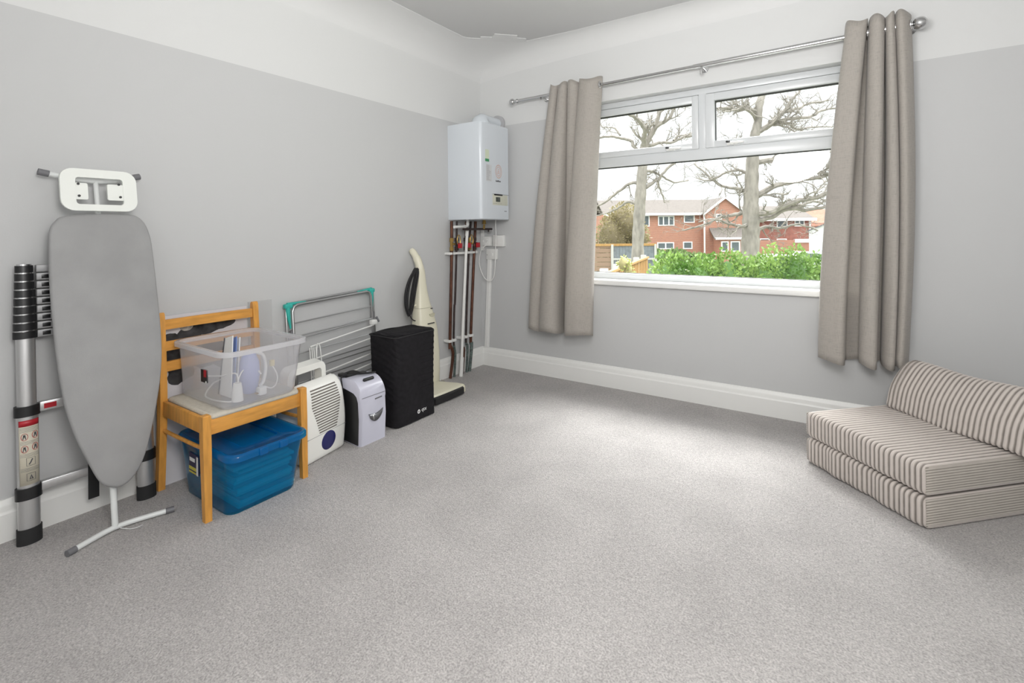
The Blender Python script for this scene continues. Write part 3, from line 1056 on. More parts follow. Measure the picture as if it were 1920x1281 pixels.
cush = MB().loft([[(x, y, .418) for x, y in ol], [(x, y, .428) for x, y in ol]] + [[(cxm + (x - cxm) * s, cym + (y - cym) * s, z + (.004 * math.sin(x * 30) if s < .99 else 0)) for x, y in ol] for s, z in ((.985, .436), (.95, .440), (.8, .438), (.4, .435))])
cush.build('seat', SEATF, ch, angle=180)

# ------------------------------------------------------------------ clear storage box on the chair
CLEAR = clear_plastic('milky_clear_plastic', (.90, .90, .92, 1), .76, (.985, .985, .99, 1))
CLEARR = clear_plastic('milky_clear_rim', (.88, .88, .90, 1), .50, (.98, .98, .985, 1))


def openbox(mb, b0, b1, z0, z1, r0, r1, th):
    """b0/b1: x0,x1,y0,y1 at floor and rim"""
    def ring(b_, r_, z, ins):
        return [(x, y, z) for x, y in rrect(b_[0] + ins, b_[1] - ins, b_[2] + ins, b_[3] - ins, max(r_ - ins, .004), 5)]
    mb.loft([ring(b0, r0, z0, .006), ring(b0, r0, z0 + .008, 0), ring(b1, r1, z1, 0), ring(b1, r1, z1, th), ring(b0, r0, z0 + .010, th), ring(b0, r0, z0 + .005, .02)])


cl = thing('storage_box', 'clear plastic storage box without a lid on the chair seat', 'storage box', (.33, -2.34, .442))
q = MB()
openbox(q, (.125, .556, -2.505, -2.168), (.130, .605, -2.525, -2.155), .442, .692, .045, .05, .0025)
q.build('tub', CLEAR, cl, angle=50)


def rimring(x0, x1, y0, y1, r_, z):
    return [(x, y, z) for x, y in rrect(x0, x1, y0, y1, r_, 6)]


def rim(mb, b_, r_, z0, z1, out):
    i = 0.0005
    mb.loft([rimring(b_[0] + i, b_[1] - i, b_[2] + i, b_[3] - i, r_, z0), rimring(b_[0] - out, b_[1] + out, b_[2] - out, b_[3] + out, r_ + out, z0),
             rimring(b_[0] - out, b_[1] + out, b_[2] - out, b_[3] + out, r_ + out, z1 - .003), rimring(b_[0] - out + .003, b_[1] + out - .003, b_[2] - out + .003, b_[3] + out - .003, r_ + out, z1), rimring(b_[0] + i, b_[1] - i, b_[2] + i, b_[3] - i, r_, z1)], cap=False, closed_path=True)


q = MB()
rim(q, (.128, .609, -2.527, -2.153), .05, .681, .701, .017)
q.build('rim', CLEARR, cl)
st = MB().box(.372, .422, -2.5195, -2.5125, .545, .600).build('sticker', BLACK, cl)
MB().box(.399, .422, -2.5203, -2.519, .570, .601).build('red_corner', RED, st)
MB().box(.415, .423, -2.5204, -2.519, .545, .553).build('white_corner', PAPER, st)

BLUEPAPER = mat('blue_print_paper', (.16, .24, .50, 1), .6)
for i, (y, ang, tip, m_, lab) in enumerate(((-2.425, .10, .735, PAPER, 'upright white leaflet with dark edge in the clear box'), (-2.412, .20, .725, BLUEPAPER, 'blue leaflet standing between white leaflets in the clear box'), (-2.400, .30, .715, PAPER, 'white leaflet leaning the most in the clear box'))):
    t = thing('leaflet', lab, 'leaflet', (.36, y, .455))
    q = MB()
    dz = tip - .455
    q.loft([[(x, y + math.sin(ang) * z * .55 + d, .455 + z) for x, z in ((.33, 0), (.44, 0), (.43 - .02 * i, dz), (.36, dz * .93))] for d in (0, .004)])
    q.build('sheets', m_, t)
    if i == 0:
        q = MB().loft([[(x, y - .003 + math.sin(ang) * z * .55 + d, .455 + z) for x, z in ((.325, 0), (.335, 0), (.366, dz * .93), (.36, dz * .95))] for d in (0, .002)])
        q.build('spine', INK, t)
jg = thing('plastic_jug', 'pale blue plastic jug with white handle in the clear box', 'jug', (.43, -2.33, .455))
MB().tube([(.43, -2.335, .455), (.43, -2.335, .47), (.43, -2.335, .54), (.43, -2.335, .60), (.43, -2.335, .635), (.43, -2.335, .645)], [.025, .034, .046, .042, .028, .015], 20).build('body', mat('pale_blue_plastic', (.36, .40, .68, 1), .3), jg)
MB().tube(crom([(.44, -2.31, .64), (.44, -2.275, .62), (.44, -2.262, .56), (.44, -2.272, .50), (.44, -2.29, .475)], 5), .008, 10).build('handle', WPLAS, jg)
cab = thing('white_cable', 'loose white cable coiled on the floor of the clear box', 'cable', (.40, -2.4, .455))
pts = [(.28, -2.46, .54), (.36, -2.43, .545), (.44, -2.40, .56), (.47, -2.41, .50), (.49, -2.44, .458), (.46, -2.47, .457), (.38, -2.485, .458), (.30, -2.47, .46), (.29, -2.43, .50), (.36, -2.42, .53)]
MB().tube(crom(pts, 6), .0035, 8).build('flex', PAPER, cab)
cab2 = thing('charger_lead', 'thin white lead with cream connector beside the jug', 'cable', (.46, -2.24, .455))
MB().tube(crom([(.47, -2.30, .54), (.46, -2.33, .575), (.45, -2.375, .57), (.455, -2.40, .53)], 6), .003, 8).tube(crom([(.44, -2.27, .47), (.45, -2.24, .455), (.45, -2.215, .47), (.44, -2.205, .51), (.43, -2.225, .56)], 6), .0032, 8).build('flex', PAPER, cab2)
MB().box(.422, .44, -2.235, -2.215, .555, .585, .003).build('connector', mat('cream_connector', (.68, .58, .32, 1), .5), cab2)
pl = thing('plug_adapter', 'small white plug lying in front of the jug in the clear box', 'plug', (.50, -2.33, .455))
MB().box(.485, .52, -2.335, -2.30, .455, .49, .005).build('body', PAPER, pl)
MB().box(.495, .51, -2.345, -2.334, .462, .468).build('pin', BRASS, pl)
cup = thing('plastic_cup', 'small white cup near the front corner of the clear box', 'cup', (.50, -2.43, .455))
MB().loft([[(.50 + r_ * math.cos(2 * PI * k / 20), -2.425 + r_ * math.sin(2 * PI * k / 20), z) for k in range(20)] for r_, z in ((.024, .455), (.020, .51), (.016, .535), (.014, .535), (.018, .51), (.022, .458))]).build('body', PAPER, cup)

# ------------------------------------------------------------------ blue storage box under the chair
BLU = clear_plastic('clear_blue_plastic', (.004, .28, .56, 1), .70, (.18, .82, .93, 1), .15)
BLUL = clear_plastic('clear_blue_lid', (.003, .27, .62, 1), .52, (.14, .74, .93, 1), .15)
bb = thing('storage_box', 'blue plastic storage box with lid full of folders under the chair', 'storage box', (.4, -2.36, 0))
q = MB()
openbox(q, (.185, .592, -2.512, -2.195), (.150, .652, -2.531, -2.184), .0, .262, .05, .055, .003)
q.build('tub', BLU, bb, angle=50)
q = MB()
LB = (.148, .668, -2.541, -2.172)


def lr(ins, z):
    return [(x, y, z) for x, y in rrect(LB[0] + ins, LB[1] - ins, LB[2] + ins, LB[3] - ins, max(.055 - ins * .5, .02), 6)]


q.loft([lr(.012, .252), lr(0, .252), lr(0, .272), lr(.006, .279), lr(.020, .279), lr(.030, .272), lr(.10, .272), lr(.10, .268), lr(.012, .266)])
for y in (-2.40, -2.31):
    q.box(.655, .676, y - .02, y + .02, .248, .280, .006)
q.build('lid', BLUL, bb, angle=50)
lbm = mat('navy_label', (.02, .02, .07, 1), .4)
lo = MB().box(.275, .362, -2.5300, -2.5235, .122, .212).build('label', lbm, bb)
q = MB().box(.275, .344, -2.5308, -2.5295, .138, .152).box(.275, .344, -2.5308, -2.5295, .124, .131)
q.build('yellow_band', mat('yellow_print', (.62, .55, .08, 1), .5), lo)
q = MB().box(.346, .362, -2.5309, -2.5295, .122, .205)
for k in range(4):
    q.box(.281 + k * .013, .291 + k * .013, -2.5309, -2.5295, .176, .192)
q.build('white_print', PAPER, lo)
random.seed(5)
FOLD = [mat('turquoise_folder', (.20, .62, .66, 1), .6), mat('pale_folder', (.62, .72, .74, 1), .6), mat('teal_folder', (.10, .42, .48, 1), .6)]
z = .012
for k in range(11):
    h = random.uniform(.011, .019)
    a = random.uniform(-.012, .012)
    t = thing('document_folder', 'one of the flat paper folders stacked inside the blue box', 'folder', (.40, -2.35, z), rz=0, group='folders inside the blue box')
    MB().box(.235 + a, .572 + a * .8, -2.470 + a, -2.215 + a, z, z + h, .002).build('sleeve', FOLD[k % 3], t)
    z += h + .0008

# ------------------------------------------------------------------ folded clothes airer
ar = thing('clothes_airer', 'folded metal clothes airer with teal corners against the wall', 'clothes airer', (.06, -1.58, 0))
YA, YB = -1.905, -1.285


def ax(z):
    return .105 - .085 * z


def az(y, z):                  # the folded frame hangs a little askew
    return z + .030 * (y - YA) / (YB - YA)


def ap(y, z, d=0.0):
    return (ax(z) + d, y, az(y, z))


def uframe(d, y0, y1, ztop, r, name):
    c = .035
    pts = [ap(y0, .012, d), ap(y0, ztop - c, d), ap(y0 + .3 * c, ztop - .3 * c, d), ap(y0 + c, ztop, d), ap(y1 - c, ztop, d), ap(y1 - .3 * c, ztop - .3 * c, d), ap(y1, ztop - c, d), ap(y1, .012, d)]
    pts[-1] = (pts[-1][0], pts[-1][1], .012)
    MB().tube(pts, r, 10).build(name, STEEL, ar)


uframe(.012, YA + .022, YB - .022, .775, .0085, 'front_frame')
uframe(-.010, YA - .006, YB + .012, .785, .0075, 'rear_frame')
for z in (.682, .603, .500, .425, .395, .33, .27, .21):
    MB().tube([ap(YA + .022, z - .012, .012), ap(YB - .022, z - .012, .012)], .0042, 8).build('drying_rod', STEEL, ar)
MB().tube([ap(YA + .05, .575, .02), ap(YB - .03, .59, .02)], .0042, 8).build('drying_rod', STEEL, ar)
for z in (.545, .465, .365, .30):
    MB().tube([ap(YA + .11, z - .03, .03), ap(YB - .03, z, .03)], .0046, 8).build('wing_rod', WPLAS, ar)
for k, y in enumerate((-1.80, -1.788, -1.777, -1.765)):
    MB().tube([ap(y, .51, .034 + .003 * k), ap(y + .004, .10, .03 + .003 * k)], .0036, 8).build('wing_end', WPLAS, ar)
MB().tube(crom([ap(-1.765, .40, .04), ap(-1.755, .515, .04), ap(-1.745, .52, .04), ap(-1.735, .50, .04), ap(-1.73, .40, .04)], 4), .0034, 8).build('wing_end', WPLAS, ar)
MB().box(ax(.57) + .01, ax(.57) + .045, YB - .05, YB - .005, az(YB, .545), az(YB, .58), .006).build('wing_bracket', WPLAS, ar)
for y, s in ((YA, 1), (YB, -1)):
    q = MB()
    zz = az(y, .775)
    q.box(ax(.77) - .02, ax(.77) + .012, min(y - s * .02, y + s * .03), max(y - s * .02, y + s * .03), zz - .016, zz + .012, .008)
    q.tube([ap(y + s * .002, .775, -.002), ap(y + s * .004, .72, -.002), ap(y + s * .012, .64, .0)], [.015, .012, .005], 10)
    q.tube([ap(y + s * .0, .783, -.004), ap(y + s * .12, .781, -.002)], [.011, .005], 10)
    q.build('corner_joint', TEAL, ar)
    MB().tube([ap(y + s * .012, .63, .006), ap(y + s * .016, .58, .006)], .013, 10).build('hinge', GREYP, ar)
MB().tube([ap(YB + .03, .585, -.01), ap(YB + .045, .55, .0)], [.009, .006], 8).build('clip', GREYP, ar)

# ------------------------------------------------------------------ dehumidifier (its own axes: x along the front, y towards the room)
DN = Vector((.982, .190, 0))
dh = thing('dehumidifier', 'white dehumidifier with slatted front and round blue window', 'dehumidifier', (.33, -1.944, 0), rz=math.atan2(DN.y, DN.x) - PI / 2)
# local +y points to the room; local +x points along DN turned clockwise (towards the chair is -x ... mirrored below)
HW = .150


def dfront(z):
    tz = max(0, z - .10)
    return .100 + .012 * math.sin(PI * min(z / .40, 1)) - .30 * tz * tz - (1.6 * (z - .33) ** 2 * 3 if z > .33 else 0)


def dring(z, hw, fr, bk, r_):
    return [(x, y, z) for x, y in rrect(-hw, hw, bk, fr, r_, 5)]


rings = [dring(0.004, HW - .006, .095, -.108, .03), dring(.012, HW, .101, -.112, .034)]
for k in range(1, 13):
    z = .03 * k
    rings.append(dring(z, HW + .004 * math.sin(PI * z / .4), dfront(z), -.114, .034))
rings += [dring(.380, HW - .004, dfront(.375), -.112, .034), dring(.398, HW - .012, dfront(.385) - .008, -.105, .034), dring(.409, HW - .030, .035, -.085, .03), dring(.412, HW - .05, .015, -.07, .025)]
rings = [[(x, y, min(z, .340 + .50 * (y + .112))) if i > 4 else (x, y, z) for x, y, z in rg] for i, rg in enumerate(rings)]
body = MB().loft(rings).build('housing', mat('white_appliance_plastic', (.86, .86, .82, 1), .3), dh, local=True, angle=60)
APPL = bpy.data.materials['white_appliance_plastic']
hd = [(-.135, .395), (-.128, .455), (-.108, .478), (.108, .478), (.128, .455), (.135, .395)]
q = MB()
o2 = [(-.140, .33), (-.133, .455), (-.122, .476), (-.105, .486), (.105, .486), (.122, .476), (.133, .455), (.140, .33)]
i2 = [(-.108, .33), (-.103, .437), (-.098, .447), (-.088, .452), (.088, .452), (.098, .447), (.103, .437), (.108, .33)]
q.loft([[(x, -.085, z) for x, z in o2], [(x, -.030, z - .012) for x, z in o2], [(x, -.030, z - .012) for x, z in i2], [(x, -.085, z) for x, z in i2]], cap=False, closed_path=True)
q.build('handle', APPL, dh, local=True)
q = MB()
for k in range(17):
    z = .145 + k * .0138
    t = k / 16
    hl = .062 + .040 * min(1, t * 1.6) if t < .62 else .102 - .012 * (t - .62) / .38
    n = 8
    q.loft([[(x, dfront(zz) + .0008, zz) for x in [(-hl + 2 * hl * i / n) * 1.0 - .004 for i in range(n + 1)]] for zz in (z, z + .0062)], cap=False, closed_ring=False)
q.build('grille', mat('shadowed_slots', (.19, .17, .15, 1), .7), dh, local=True, recalc=False, solid=.0012)
q = MB()
n = 36
q.loft([[(-.010 + r_ * math.cos(2 * PI * k / n), dfront(.085 + r_ * math.sin(2 * PI * k / n)) + e, .085 + r_ * math.sin(2 * PI * k / n)) for k in range(n)] for r_, e in ((.050, -.002), (.050, .0012), (.047, .002), (.02, .003))])
q.build('blue_window', BLUED, dh, local=True, angle=60)
MB().box(-HW + .012, HW - .012, dfront(.14) - .01, dfront(.14) + .0006, .1345, .1358).build('tank_seam', GREYP, dh, local=True)

# ------------------------------------------------------------------ paper shredder
sh = thing('paper_shredder', 'lilac-grey paper shredder with black sides and curved window', 'shredder', (.39, -1.66, 0))
Y0, Y1 = -1.757, -1.570
X0, X1 = .262, .502


def sprof(ins=0.0):
    p = [(X0 + ins, .012), (X1 - .004 - ins, .0)]
    p += [(X1 - .004 - ins, .02), (X1 + .004 - ins, .15), (X1 - ins, .24)]
    for k in range(0, 9):
        a = PI / 2 * k / 8
        p.append((X1 - .10 - ins * .5 + .098 * math.cos(a), .265 + .098 * math.sin(a) - ins))
    for k in range(1, 7):
        a = PI / 2 * k / 6
        p.append((X0 + .05 + ins - .05 * math.sin(a), .313 + .050 * math.cos(a) - ins))
    return p


p0 = sprof(.012)
p1 = sprof(0)
MB().loft([[(x, Y0, z) for x, z in p0], [(x, Y0 + .010, z) for x, z in p1], [(x, Y1 - .010, z) for x, z in p1], [(x, Y1, z) for x, z in p0]]).build('shell', LILAC, sh, angle=45)
for y, e in ((Y0, -1), (Y1, 1)):
    side = [(X0 + .012, .016), (X1 - .022, .006), (X1 - .016, .15), (X1 - .022, .245), (X1 - .035, .275), (X1 - .06, .292), (X1 - .10, .300), (X0 + .02, .322), (X0 + .012, .31)]
    MB().prism(side, 'y', y - .0 if e < 0 else y - .002, y + e * .0025).build('side_panel', BLACK, sh)


def sf(z):
    return X1 - .001 + (.004 * math.sin(PI * min(z, .26) / .3))


sm = []
q = MB()
top, bot = [], []
for k in range(13):
    t = k / 12
    y = -1.705 + .105 * t
    top.append((sf(.18) + .0012, y, .172 + .010 * t - .012 * math.sin(PI * t)))
    bot.append((sf(.13) + .0022, y, .172 + .010 * t - .056 * math.sin(PI * t) ** .55))
q.loft([top, bot], cap=False, closed_ring=False)
smi = q.build('viewing_window', mat('dark_silver_window', (.16, .16, .17, 1), .15, .5), sh, recalc=False, solid=.002)
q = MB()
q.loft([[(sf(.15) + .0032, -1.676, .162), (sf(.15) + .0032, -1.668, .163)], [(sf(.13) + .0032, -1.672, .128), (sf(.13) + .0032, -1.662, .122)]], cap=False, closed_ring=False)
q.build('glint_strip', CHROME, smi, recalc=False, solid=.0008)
q = MB()
for k in range(7):
    q.box(sf(.245) - .002, sf(.245) + .0012, -1.655 + k * .0075, -1.655 + k * .0075 + .0055, .2415 + .0004 * k, .248 + .0004 * k)
q.build('badge', GREYP, sh)
MB().box(X0 + .0, X1 + .0008, Y0 + .012, Y1 - .012, .2685, .2700).build('lid_seam', GREYP, sh)
q = MB()
pts = []
A = Vector((X1 - .045, -1.665, .3535))
MB().tube([(X1 - .048, -1.690, .3535), (X1 - .048, -1.632, .3535)], [.010, .010], 10).ball((X1 - .048, -1.690, .3535), .010, 10, 8).ball((X1 - .048, -1.632, .3535), .010, 10, 8).build('hand_slot', BLACK, sh)
MB().box(X0 + .055, X0 + .09, Y0 + .02, Y1 - .02, .361, .3650, .001).build('paper_slot', BLACK, sh)
fc = thing('power_lead', 'black power lead bundled on top of the shredder', 'cable', (.36, -1.68, .365))
q = MB()
for k in range(5):
    q.tube(crom([(.30 + .008 * k, -1.745 + .004 * k, .372 + .003 * k), (.335, -1.70 + .006 * k, .374 + .003 * k), (.385 + .004 * k, -1.66, .372 + .002 * k), (.425, -1.60 + .004 * k, .371)], 5), .0045, 7)
q.tube(crom([(.33, -1.742, .374), (.345, -1.766, .366), (.352, -1.768, .34), (.356, -1.766, .30), (.35, -1.767, .24)], 5), .004, 7)
q.build('flex', RUBBER, fc)
MB().box(.30, .345, -1.758, -1.722, .3655, .385, .005).build('plug', BLACK, fc)

# ------------------------------------------------------------------ speaker under its black cover
sp = thing('covered_speaker', 'black fabric-covered speaker cabinet in front of the vacuum cleaner', 'speaker', (.355, -1.31, 0))
SX0, SX1, SY0, SY1 = .235, .487, -1.484, -1.135
random.seed(8)
rings = []
for i in range(15):
    t = i / 14
    z = .008 + .545 * t
    ring = []
    base = rrect(SX0, SX1, SY0, SY1, .028 + .012 * (1 - t), 6)
    # extra points along the long sides so the cloth can ripple
    dens = []
    for k in range(len(base)):
        a, b_ = base[k], base[(k + 1) % len(base)]
        L_ = math.dist(a, b_)
        m_ = max(1, int(L_ / .03))
        for j in range(m_):
            dens.append((a[0] + (b_[0] - a[0]) * j / m_, a[1] + (b_[1] - a[1]) * j / m_))
    for k, (x, y) in enumerate(dens):
        w_ = .0035 * math.sin(y * 27 + z * 3) + .0022 * math.sin(x * 37 + y * 13 + z * 7)
        cx_, cy_ = (SX0 + SX1) / 2, (SY0 + SY1) / 2
        s = 1 + w_ / .15 + (.012 * (1 - t) ** 6)
        ring.append((cx_ + (x - cx_) * s, cy_ + (y - cy_) * s, z - (.006 * math.sin(k * .5) if i == 0 else 0) * .5))
    rings.append(ring)
cx_, cy_ = (SX0 + SX1) / 2, (SY0 + SY1) / 2
for s, dz in ((.985, .006), (.94, .012), (.7, .016), (.3, .014)):
    rings.append([(cx_ + (x - cx_) * s, cy_ + (y - cy_) * s, .553 + dz + .004 * math.sin(x * 40 + y * 20)) for x, y, z in rings[14]])
MB().loft(rings).build('cover', COVER, sp, angle=70)
edge = [(x, y, .556) for x, y in rrect(SX0 - .001, SX1 + .001, SY0 - .001, SY1 + .001, .03, 6)]
MB().tube(edge, .0035, 6, closed=True).build('piping', RUBBER, sp)
q = MB().box(SX0 + .03, SX0 + .07, SY0 + .03, SY0 + .07, 0, .012).box(SX1 - .07, SX1 - .03, SY0 + .03, SY0 + .07, 0, .012).box(SX0 + .03, SX0 + .07, SY1 - .07, SY1 - .03, 0, .012).box(SX1 - .07, SX1 - .03, SY1 - .07, SY1 - .03, 0, .012)
q.build('feet', RUBBER, sp)
LOGO = mat('white_print', (.75, .75, .75, 1), .5)
lgx = SX1 + .0085
q = MB()
n = 20
q.loft([[(lgx, -1.300 + r_ * math.cos(2 * PI * k / n), .062 + r_ * math.sin(2 * PI * k / n)) for k in range(n)] for r_ in (.0125, .007)], cap=False)
q.box(lgx - .0005, lgx + .0005, -1.3015, -1.2985, .052, .076)
q.build('logo_ring', LOGO, sp, recalc=False)
text('qtx', .034, LOGO, sp, (lgx, -1.254, .066), (0, 1, 0), (0, 0, 1))

# ------------------------------------------------------------------ upright vacuum cleaner
vc = thing('vacuum_cleaner', 'cream upright vacuum cleaner behind the black-covered speaker', 'vacuum cleaner', (.18, -.88, 0))
YC = -.882
hd_ = [(.065, -.06), (.37, -.165), (.395, -.155), (.40, .0), (.395, .155), (.37, .165), (.065, .06)]


def vhead(z, s, fx_):
    return [(x * fx_ + (1 - fx_) * .065, YC - .015 + y * s, z) for x, y in crom(hd_, 4)]


MB().loft([vhead(.012, .985, .97), vhead(.02, 1, .985), vhead(.055, 1.0, .98), vhead(.070, .96, .95), vhead(.080, .80, .82)]).build('floor_head', CREAM, vc, angle=40)
bp_ = [(.345, -.168), (.372, -.172), (.405, -.150), (.412, 0), (.405, .150), (.372, .172), (.345, .168)]
MB().loft([[(x, YC - .015 + y, z) for x, y in bp_] for z in (.010, .052)] + [[(x * .98, YC - .015 + y * .99, .058) for x, y in bp_]]).build('bumper', BLACK, vc)
ring = [(.20 + .085 * math.cos(a), YC + .015 + .10 * math.sin(a), .081 - .055 * max(0, .085 * math.cos(a))) for a in [PI * k / 10 - PI / 2 for k in range(11)]]
MB().tube(ring, .0022, 6).build('head_groove', mat('beige_groove', (.38, .36, .27, 1), .6), vc)


def vb(z, hy, hx, xc, yo=0.0, n=24):
    o = []
    for k in range(n):
        a = 2 * PI * k / n
        ca, sa = math.cos(a), math.sin(a)
        o.append((xc + hx * math.copysign(abs(ca) ** .6, ca), YC + yo + hy * math.copysign(abs(sa) ** .7, sa), z))
    return o


body = [vb(.05, .105, .055, .135, .03), vb(.15, .105, .062, .14, .025), vb(.30, .104, .066, .14, .02), vb(.46, .100, .066, .135, .012), vb(.53, .092, .062, .13, .008), vb(.60, .078, .056, .122, .004), vb(.652, .068, .050, .117, .0),
        vb(.70, .057, .045, .112), vb(.76, .046, .038, .108), vb(.82, .040, .033, .105), vb(.88, .037, .029, .103), vb(.925, .035, .027, .098)]
MB().loft(body).build('body', CREAM, vc, angle=50)
MB().tube(crom([(.100, YC, .90), (.096, YC, .94), (.082, YC - .004, .985), (.060, YC - .008, 1.025), (.036, YC - .012, 1.055), (.024, YC - .014, 1.066)], 5), [.031] * 6 + [.029] * 8 + [.025] * 8 + [.021] * 4, 16).build('handle', CREAM, vc)
q = MB()
q.loft([[(.1795 - .035 * (z - .575), YC + .034 + r_ * math.cos(a), z) for a in [0]] for z in (0, 1)], cap=False) if False else None
n = 16
slot = [(YC + .038 + .028 * math.cos(PI + PI * k / n), .592 + .024 * math.sin(PI + PI * k / n)) for k in range(n + 1)]
MB().loft([[(x, y, z) for y, z in slot] for x in (.170, .187)]).build('bag_catch', mat('beige_catch', (.50, .48, .36, 1), .5), vc)
MB().box(.168, .181, YC + .035, YC + .050, .628, .633).build('catch_mark', DARK, vc)
MB().tube(vb(.640, .0715, .0535, .118, .001), .0012, 5, closed=True).build('body_seam', mat('beige_seam', (.45, .43, .33, 1), .5), vc)
q = MB()
for k in range(5):
    q.box(.190, .2, YC - .02 + k * .014, YC - .009 + k * .014, .522, .528)
q.build('badge', DARK, vc)
MB().box(.10, .125, YC - .105, YC - .06, .655, .668, .004).build('cable_hook', CREAM, vc)
hk = thing('cable_hank', 'black mains cable looped on the vacuum cleaner handle', 'cable', (.115, -.97, .60))
random.seed(21)
q = MB()
for k in range(15):
    w_ = .004 + .0022 * k + .004 * random.random()
    xo = .105 + .006 * (k % 4) + random.uniform(-.004, .004)
    zt = .925 + random.uniform(-.012, .012)
    zb = .585 + random.uniform(0, .03)
    yt, yb = -.928 + random.uniform(-.006, .004), -1.012 + random.uniform(-.006, .006)
    lp_ = []
    for j in range(14):
        a = 2 * PI * j / 14
        u = (1 - math.cos(a)) / 2
        z = zt + (zb - zt) * u
        y = yt + (yb - yt) * u ** .8 + w_ * math.sin(a) - .018 * math.sin(PI * u)
        lp_.append((xo + .010 * math.sin(a), y, z))
    q.tube(crom(lp_, 3, closed=True), .0042, 6, closed=True)
q.tube(crom([(.12, -1.01, .60), (.125, -1.0, .575), (.13, -.985, .56), (.13, -.965, .552)], 4), .0042, 6)
q.build('loops', RUBBER, hk)

# ------------------------------------------------------------------ striped fold-out bed (its own axes: x along the front edge, y towards the corner)
fb_ang = math.atan2(-.70, .715)
fb = thing('folding_bed', 'striped beige fold-up foam bed lying across the corner', 'folding bed', (2.565, -.607, 0), rz=fb_ang)
LO, HI = (.19, .165, .145, 1), (.57, .515, .475, 1)
PIT = .0222
STX = stripe_mat('corded_stripe_fabric', 0, PIT, LO, HI)
STZ = stripe_mat('corded_stripe_fabric_ends', 2, .0105, (.26, .235, .205, 1), (.50, .46, .41, 1))
FW, FD = .602, .66


def layer(z0, z1, name, sag, r_=.022):
    n = int(FW / PIT * 8)
    rings = []
    for i in range(n + 1):
        x = FW * i / n
        rib = .0026 * math.cos(2 * PI * x / PIT) - .0026
        e = min(x, FW - x)
        edge = -.010 * max(0, 1 - e / .012) ** 2
        w_ = .004 * math.sin(x * 23 + z0 * 60) * sag + .003 * math.sin(x * 51 + 2) * sag
        o = rib + edge
        ring = []
        for y, z in rrect(.0 - o + w_, FD + o, z0 - o * .4, z1 + o + .003 * math.sin(x * 9), r_, 5):
            ring.append((x, y, max(z, .001)))
        rings.append(ring)
    p_ = MB().loft(rings).build(name, STX, fb, local=True, angle=75)
    q = MB()
    m_ = int((z1 - z0) / .0105 * 6)
    for xe, s in ((FW, 1), (0, -1)):
        gr = []
        for j in range(m_ + 1):
            z = z0 + .010 + (z1 - z0 - .020) * j / m_
            rib = .0016 * math.cos(2 * PI * z / .0105)
            gr.append([(xe + s * (-.0008 + rib * .6 + .004 * math.sin(PI * (z - z0) / (z1 - z0))), .012 + (FD - .024) * k / 14, z) for k in range(15)])
        q.loft(gr, cap=False, closed_ring=False)
    q.build('end_panel', STZ, p_, local=True, recalc=False, solid=.001, angle=75)
    return p_


layer(.002, .131, 'lower_mattress', 1.0)
layer(.134, .262, 'upper_mattress', .4, .026)
# bolster cushion across the back
n = int(.66 / PIT * 8)
rings = []
prf = crom([(.455, .262), (.452, .30), (.475, .38), (.53, .455), (.575, .492), (.615, .497), (.648, .47), (.668, .40), (.672, .30), (.665, .263), (.56, .262)], 3, closed=True)
cyb, czb = .57, .36
for i in range(n + 1):
    x = .035 + .66 * i / n
    e = min(i, n - i) / n
    s = 1 - .16 * max(0, 1 - e / .05) ** 2
    rib = .0028 * math.cos(2 * PI * x / PIT)
    rings.append([(x + (.03 * (z - .262) if i < n * .1 else 0), cyb + (y - cyb) * s + rib * (y - cyb) / .12, max(czb + (z - czb) * s + rib * (z - czb) / .12 + .006 * math.sin(x * 14), .2625)) for y, z in prf])
MB().loft(rings).build('bolster', STX, fb, local=True, angle=75)

# ------------------------------------------------------------------ outside
GZ = -2.2


def out(hx, d):
    p = Vector((CAM.x, CAM.y, 0)) + rgt0 * hx + fwd * d
    return (p.x, p.y, 0)


def othing(name, label, cat, hx, d, group=None):
    t = thing(name, label, cat, out(hx, d), rz=YAW, group=group)
    return t


gr = MB().add([(-60, .6, GZ), (90, .6, GZ), (90, 160, GZ), (-60, 160, GZ)], [(0, 1, 2, 3)])
struct(gr.build('ground', mat('pale_tarmac_and_grass', (.20, .22, .16, 1), .9, 0, .3, .4)))
BRICK = brick_mat('red_brick', (.42, .165, .095, 1), (.34, .125, .075, 1), (.45, .36, .30, 1))
HUNG = mat('brown_hung_tiles', (.26, .10, .075, 1), .85, 0, .2, 3)
ROOFT = mat('grey_brown_roof_tiles', (.125, .108, .095, 1), .9, 0, .18, 4, stretch=(1, 1, 5))
ROOFR = mat('red_brown_roof_tiles', (.33, .13, .085, 1), .9, 0, .18, 4)
WHW = mat('white_render', (.78, .78, .77, 1), .7)
PANE = mat('dark_house_window', (.10, .12, .13, 1), .1)


def hwin(par, x0, x1, z0, z1, y, bars=1):
    q = MB()
    frame(q, x0, x1, z0, z1, y - .06, y + .02, .10, .10, .10, .10, 0)
    for k in range(1, bars):
        xm = x0 + (x1 - x0) * k / bars
        q.box(xm - .06, xm + .06, y - .055, y + .015, z0 + .05, z1 - .05)
    f_ = q.build('window', WHW, par, local=True)
    MB().box(x0 + .05, x1 - .05, y - .02, y - .01, z0 + .05, z1 - .05).build('pane', PANE, f_, local=True)
    return f_


def roofslab(par, a, b_, c_, d_, m_, th=.12):
    q = MB().loft([[a, b_, c_, d_], [(p[0], p[1], p[2] - th) for p in (a, b_, c_, d_)]])
    return q.build('roof', m_, par, local=True)


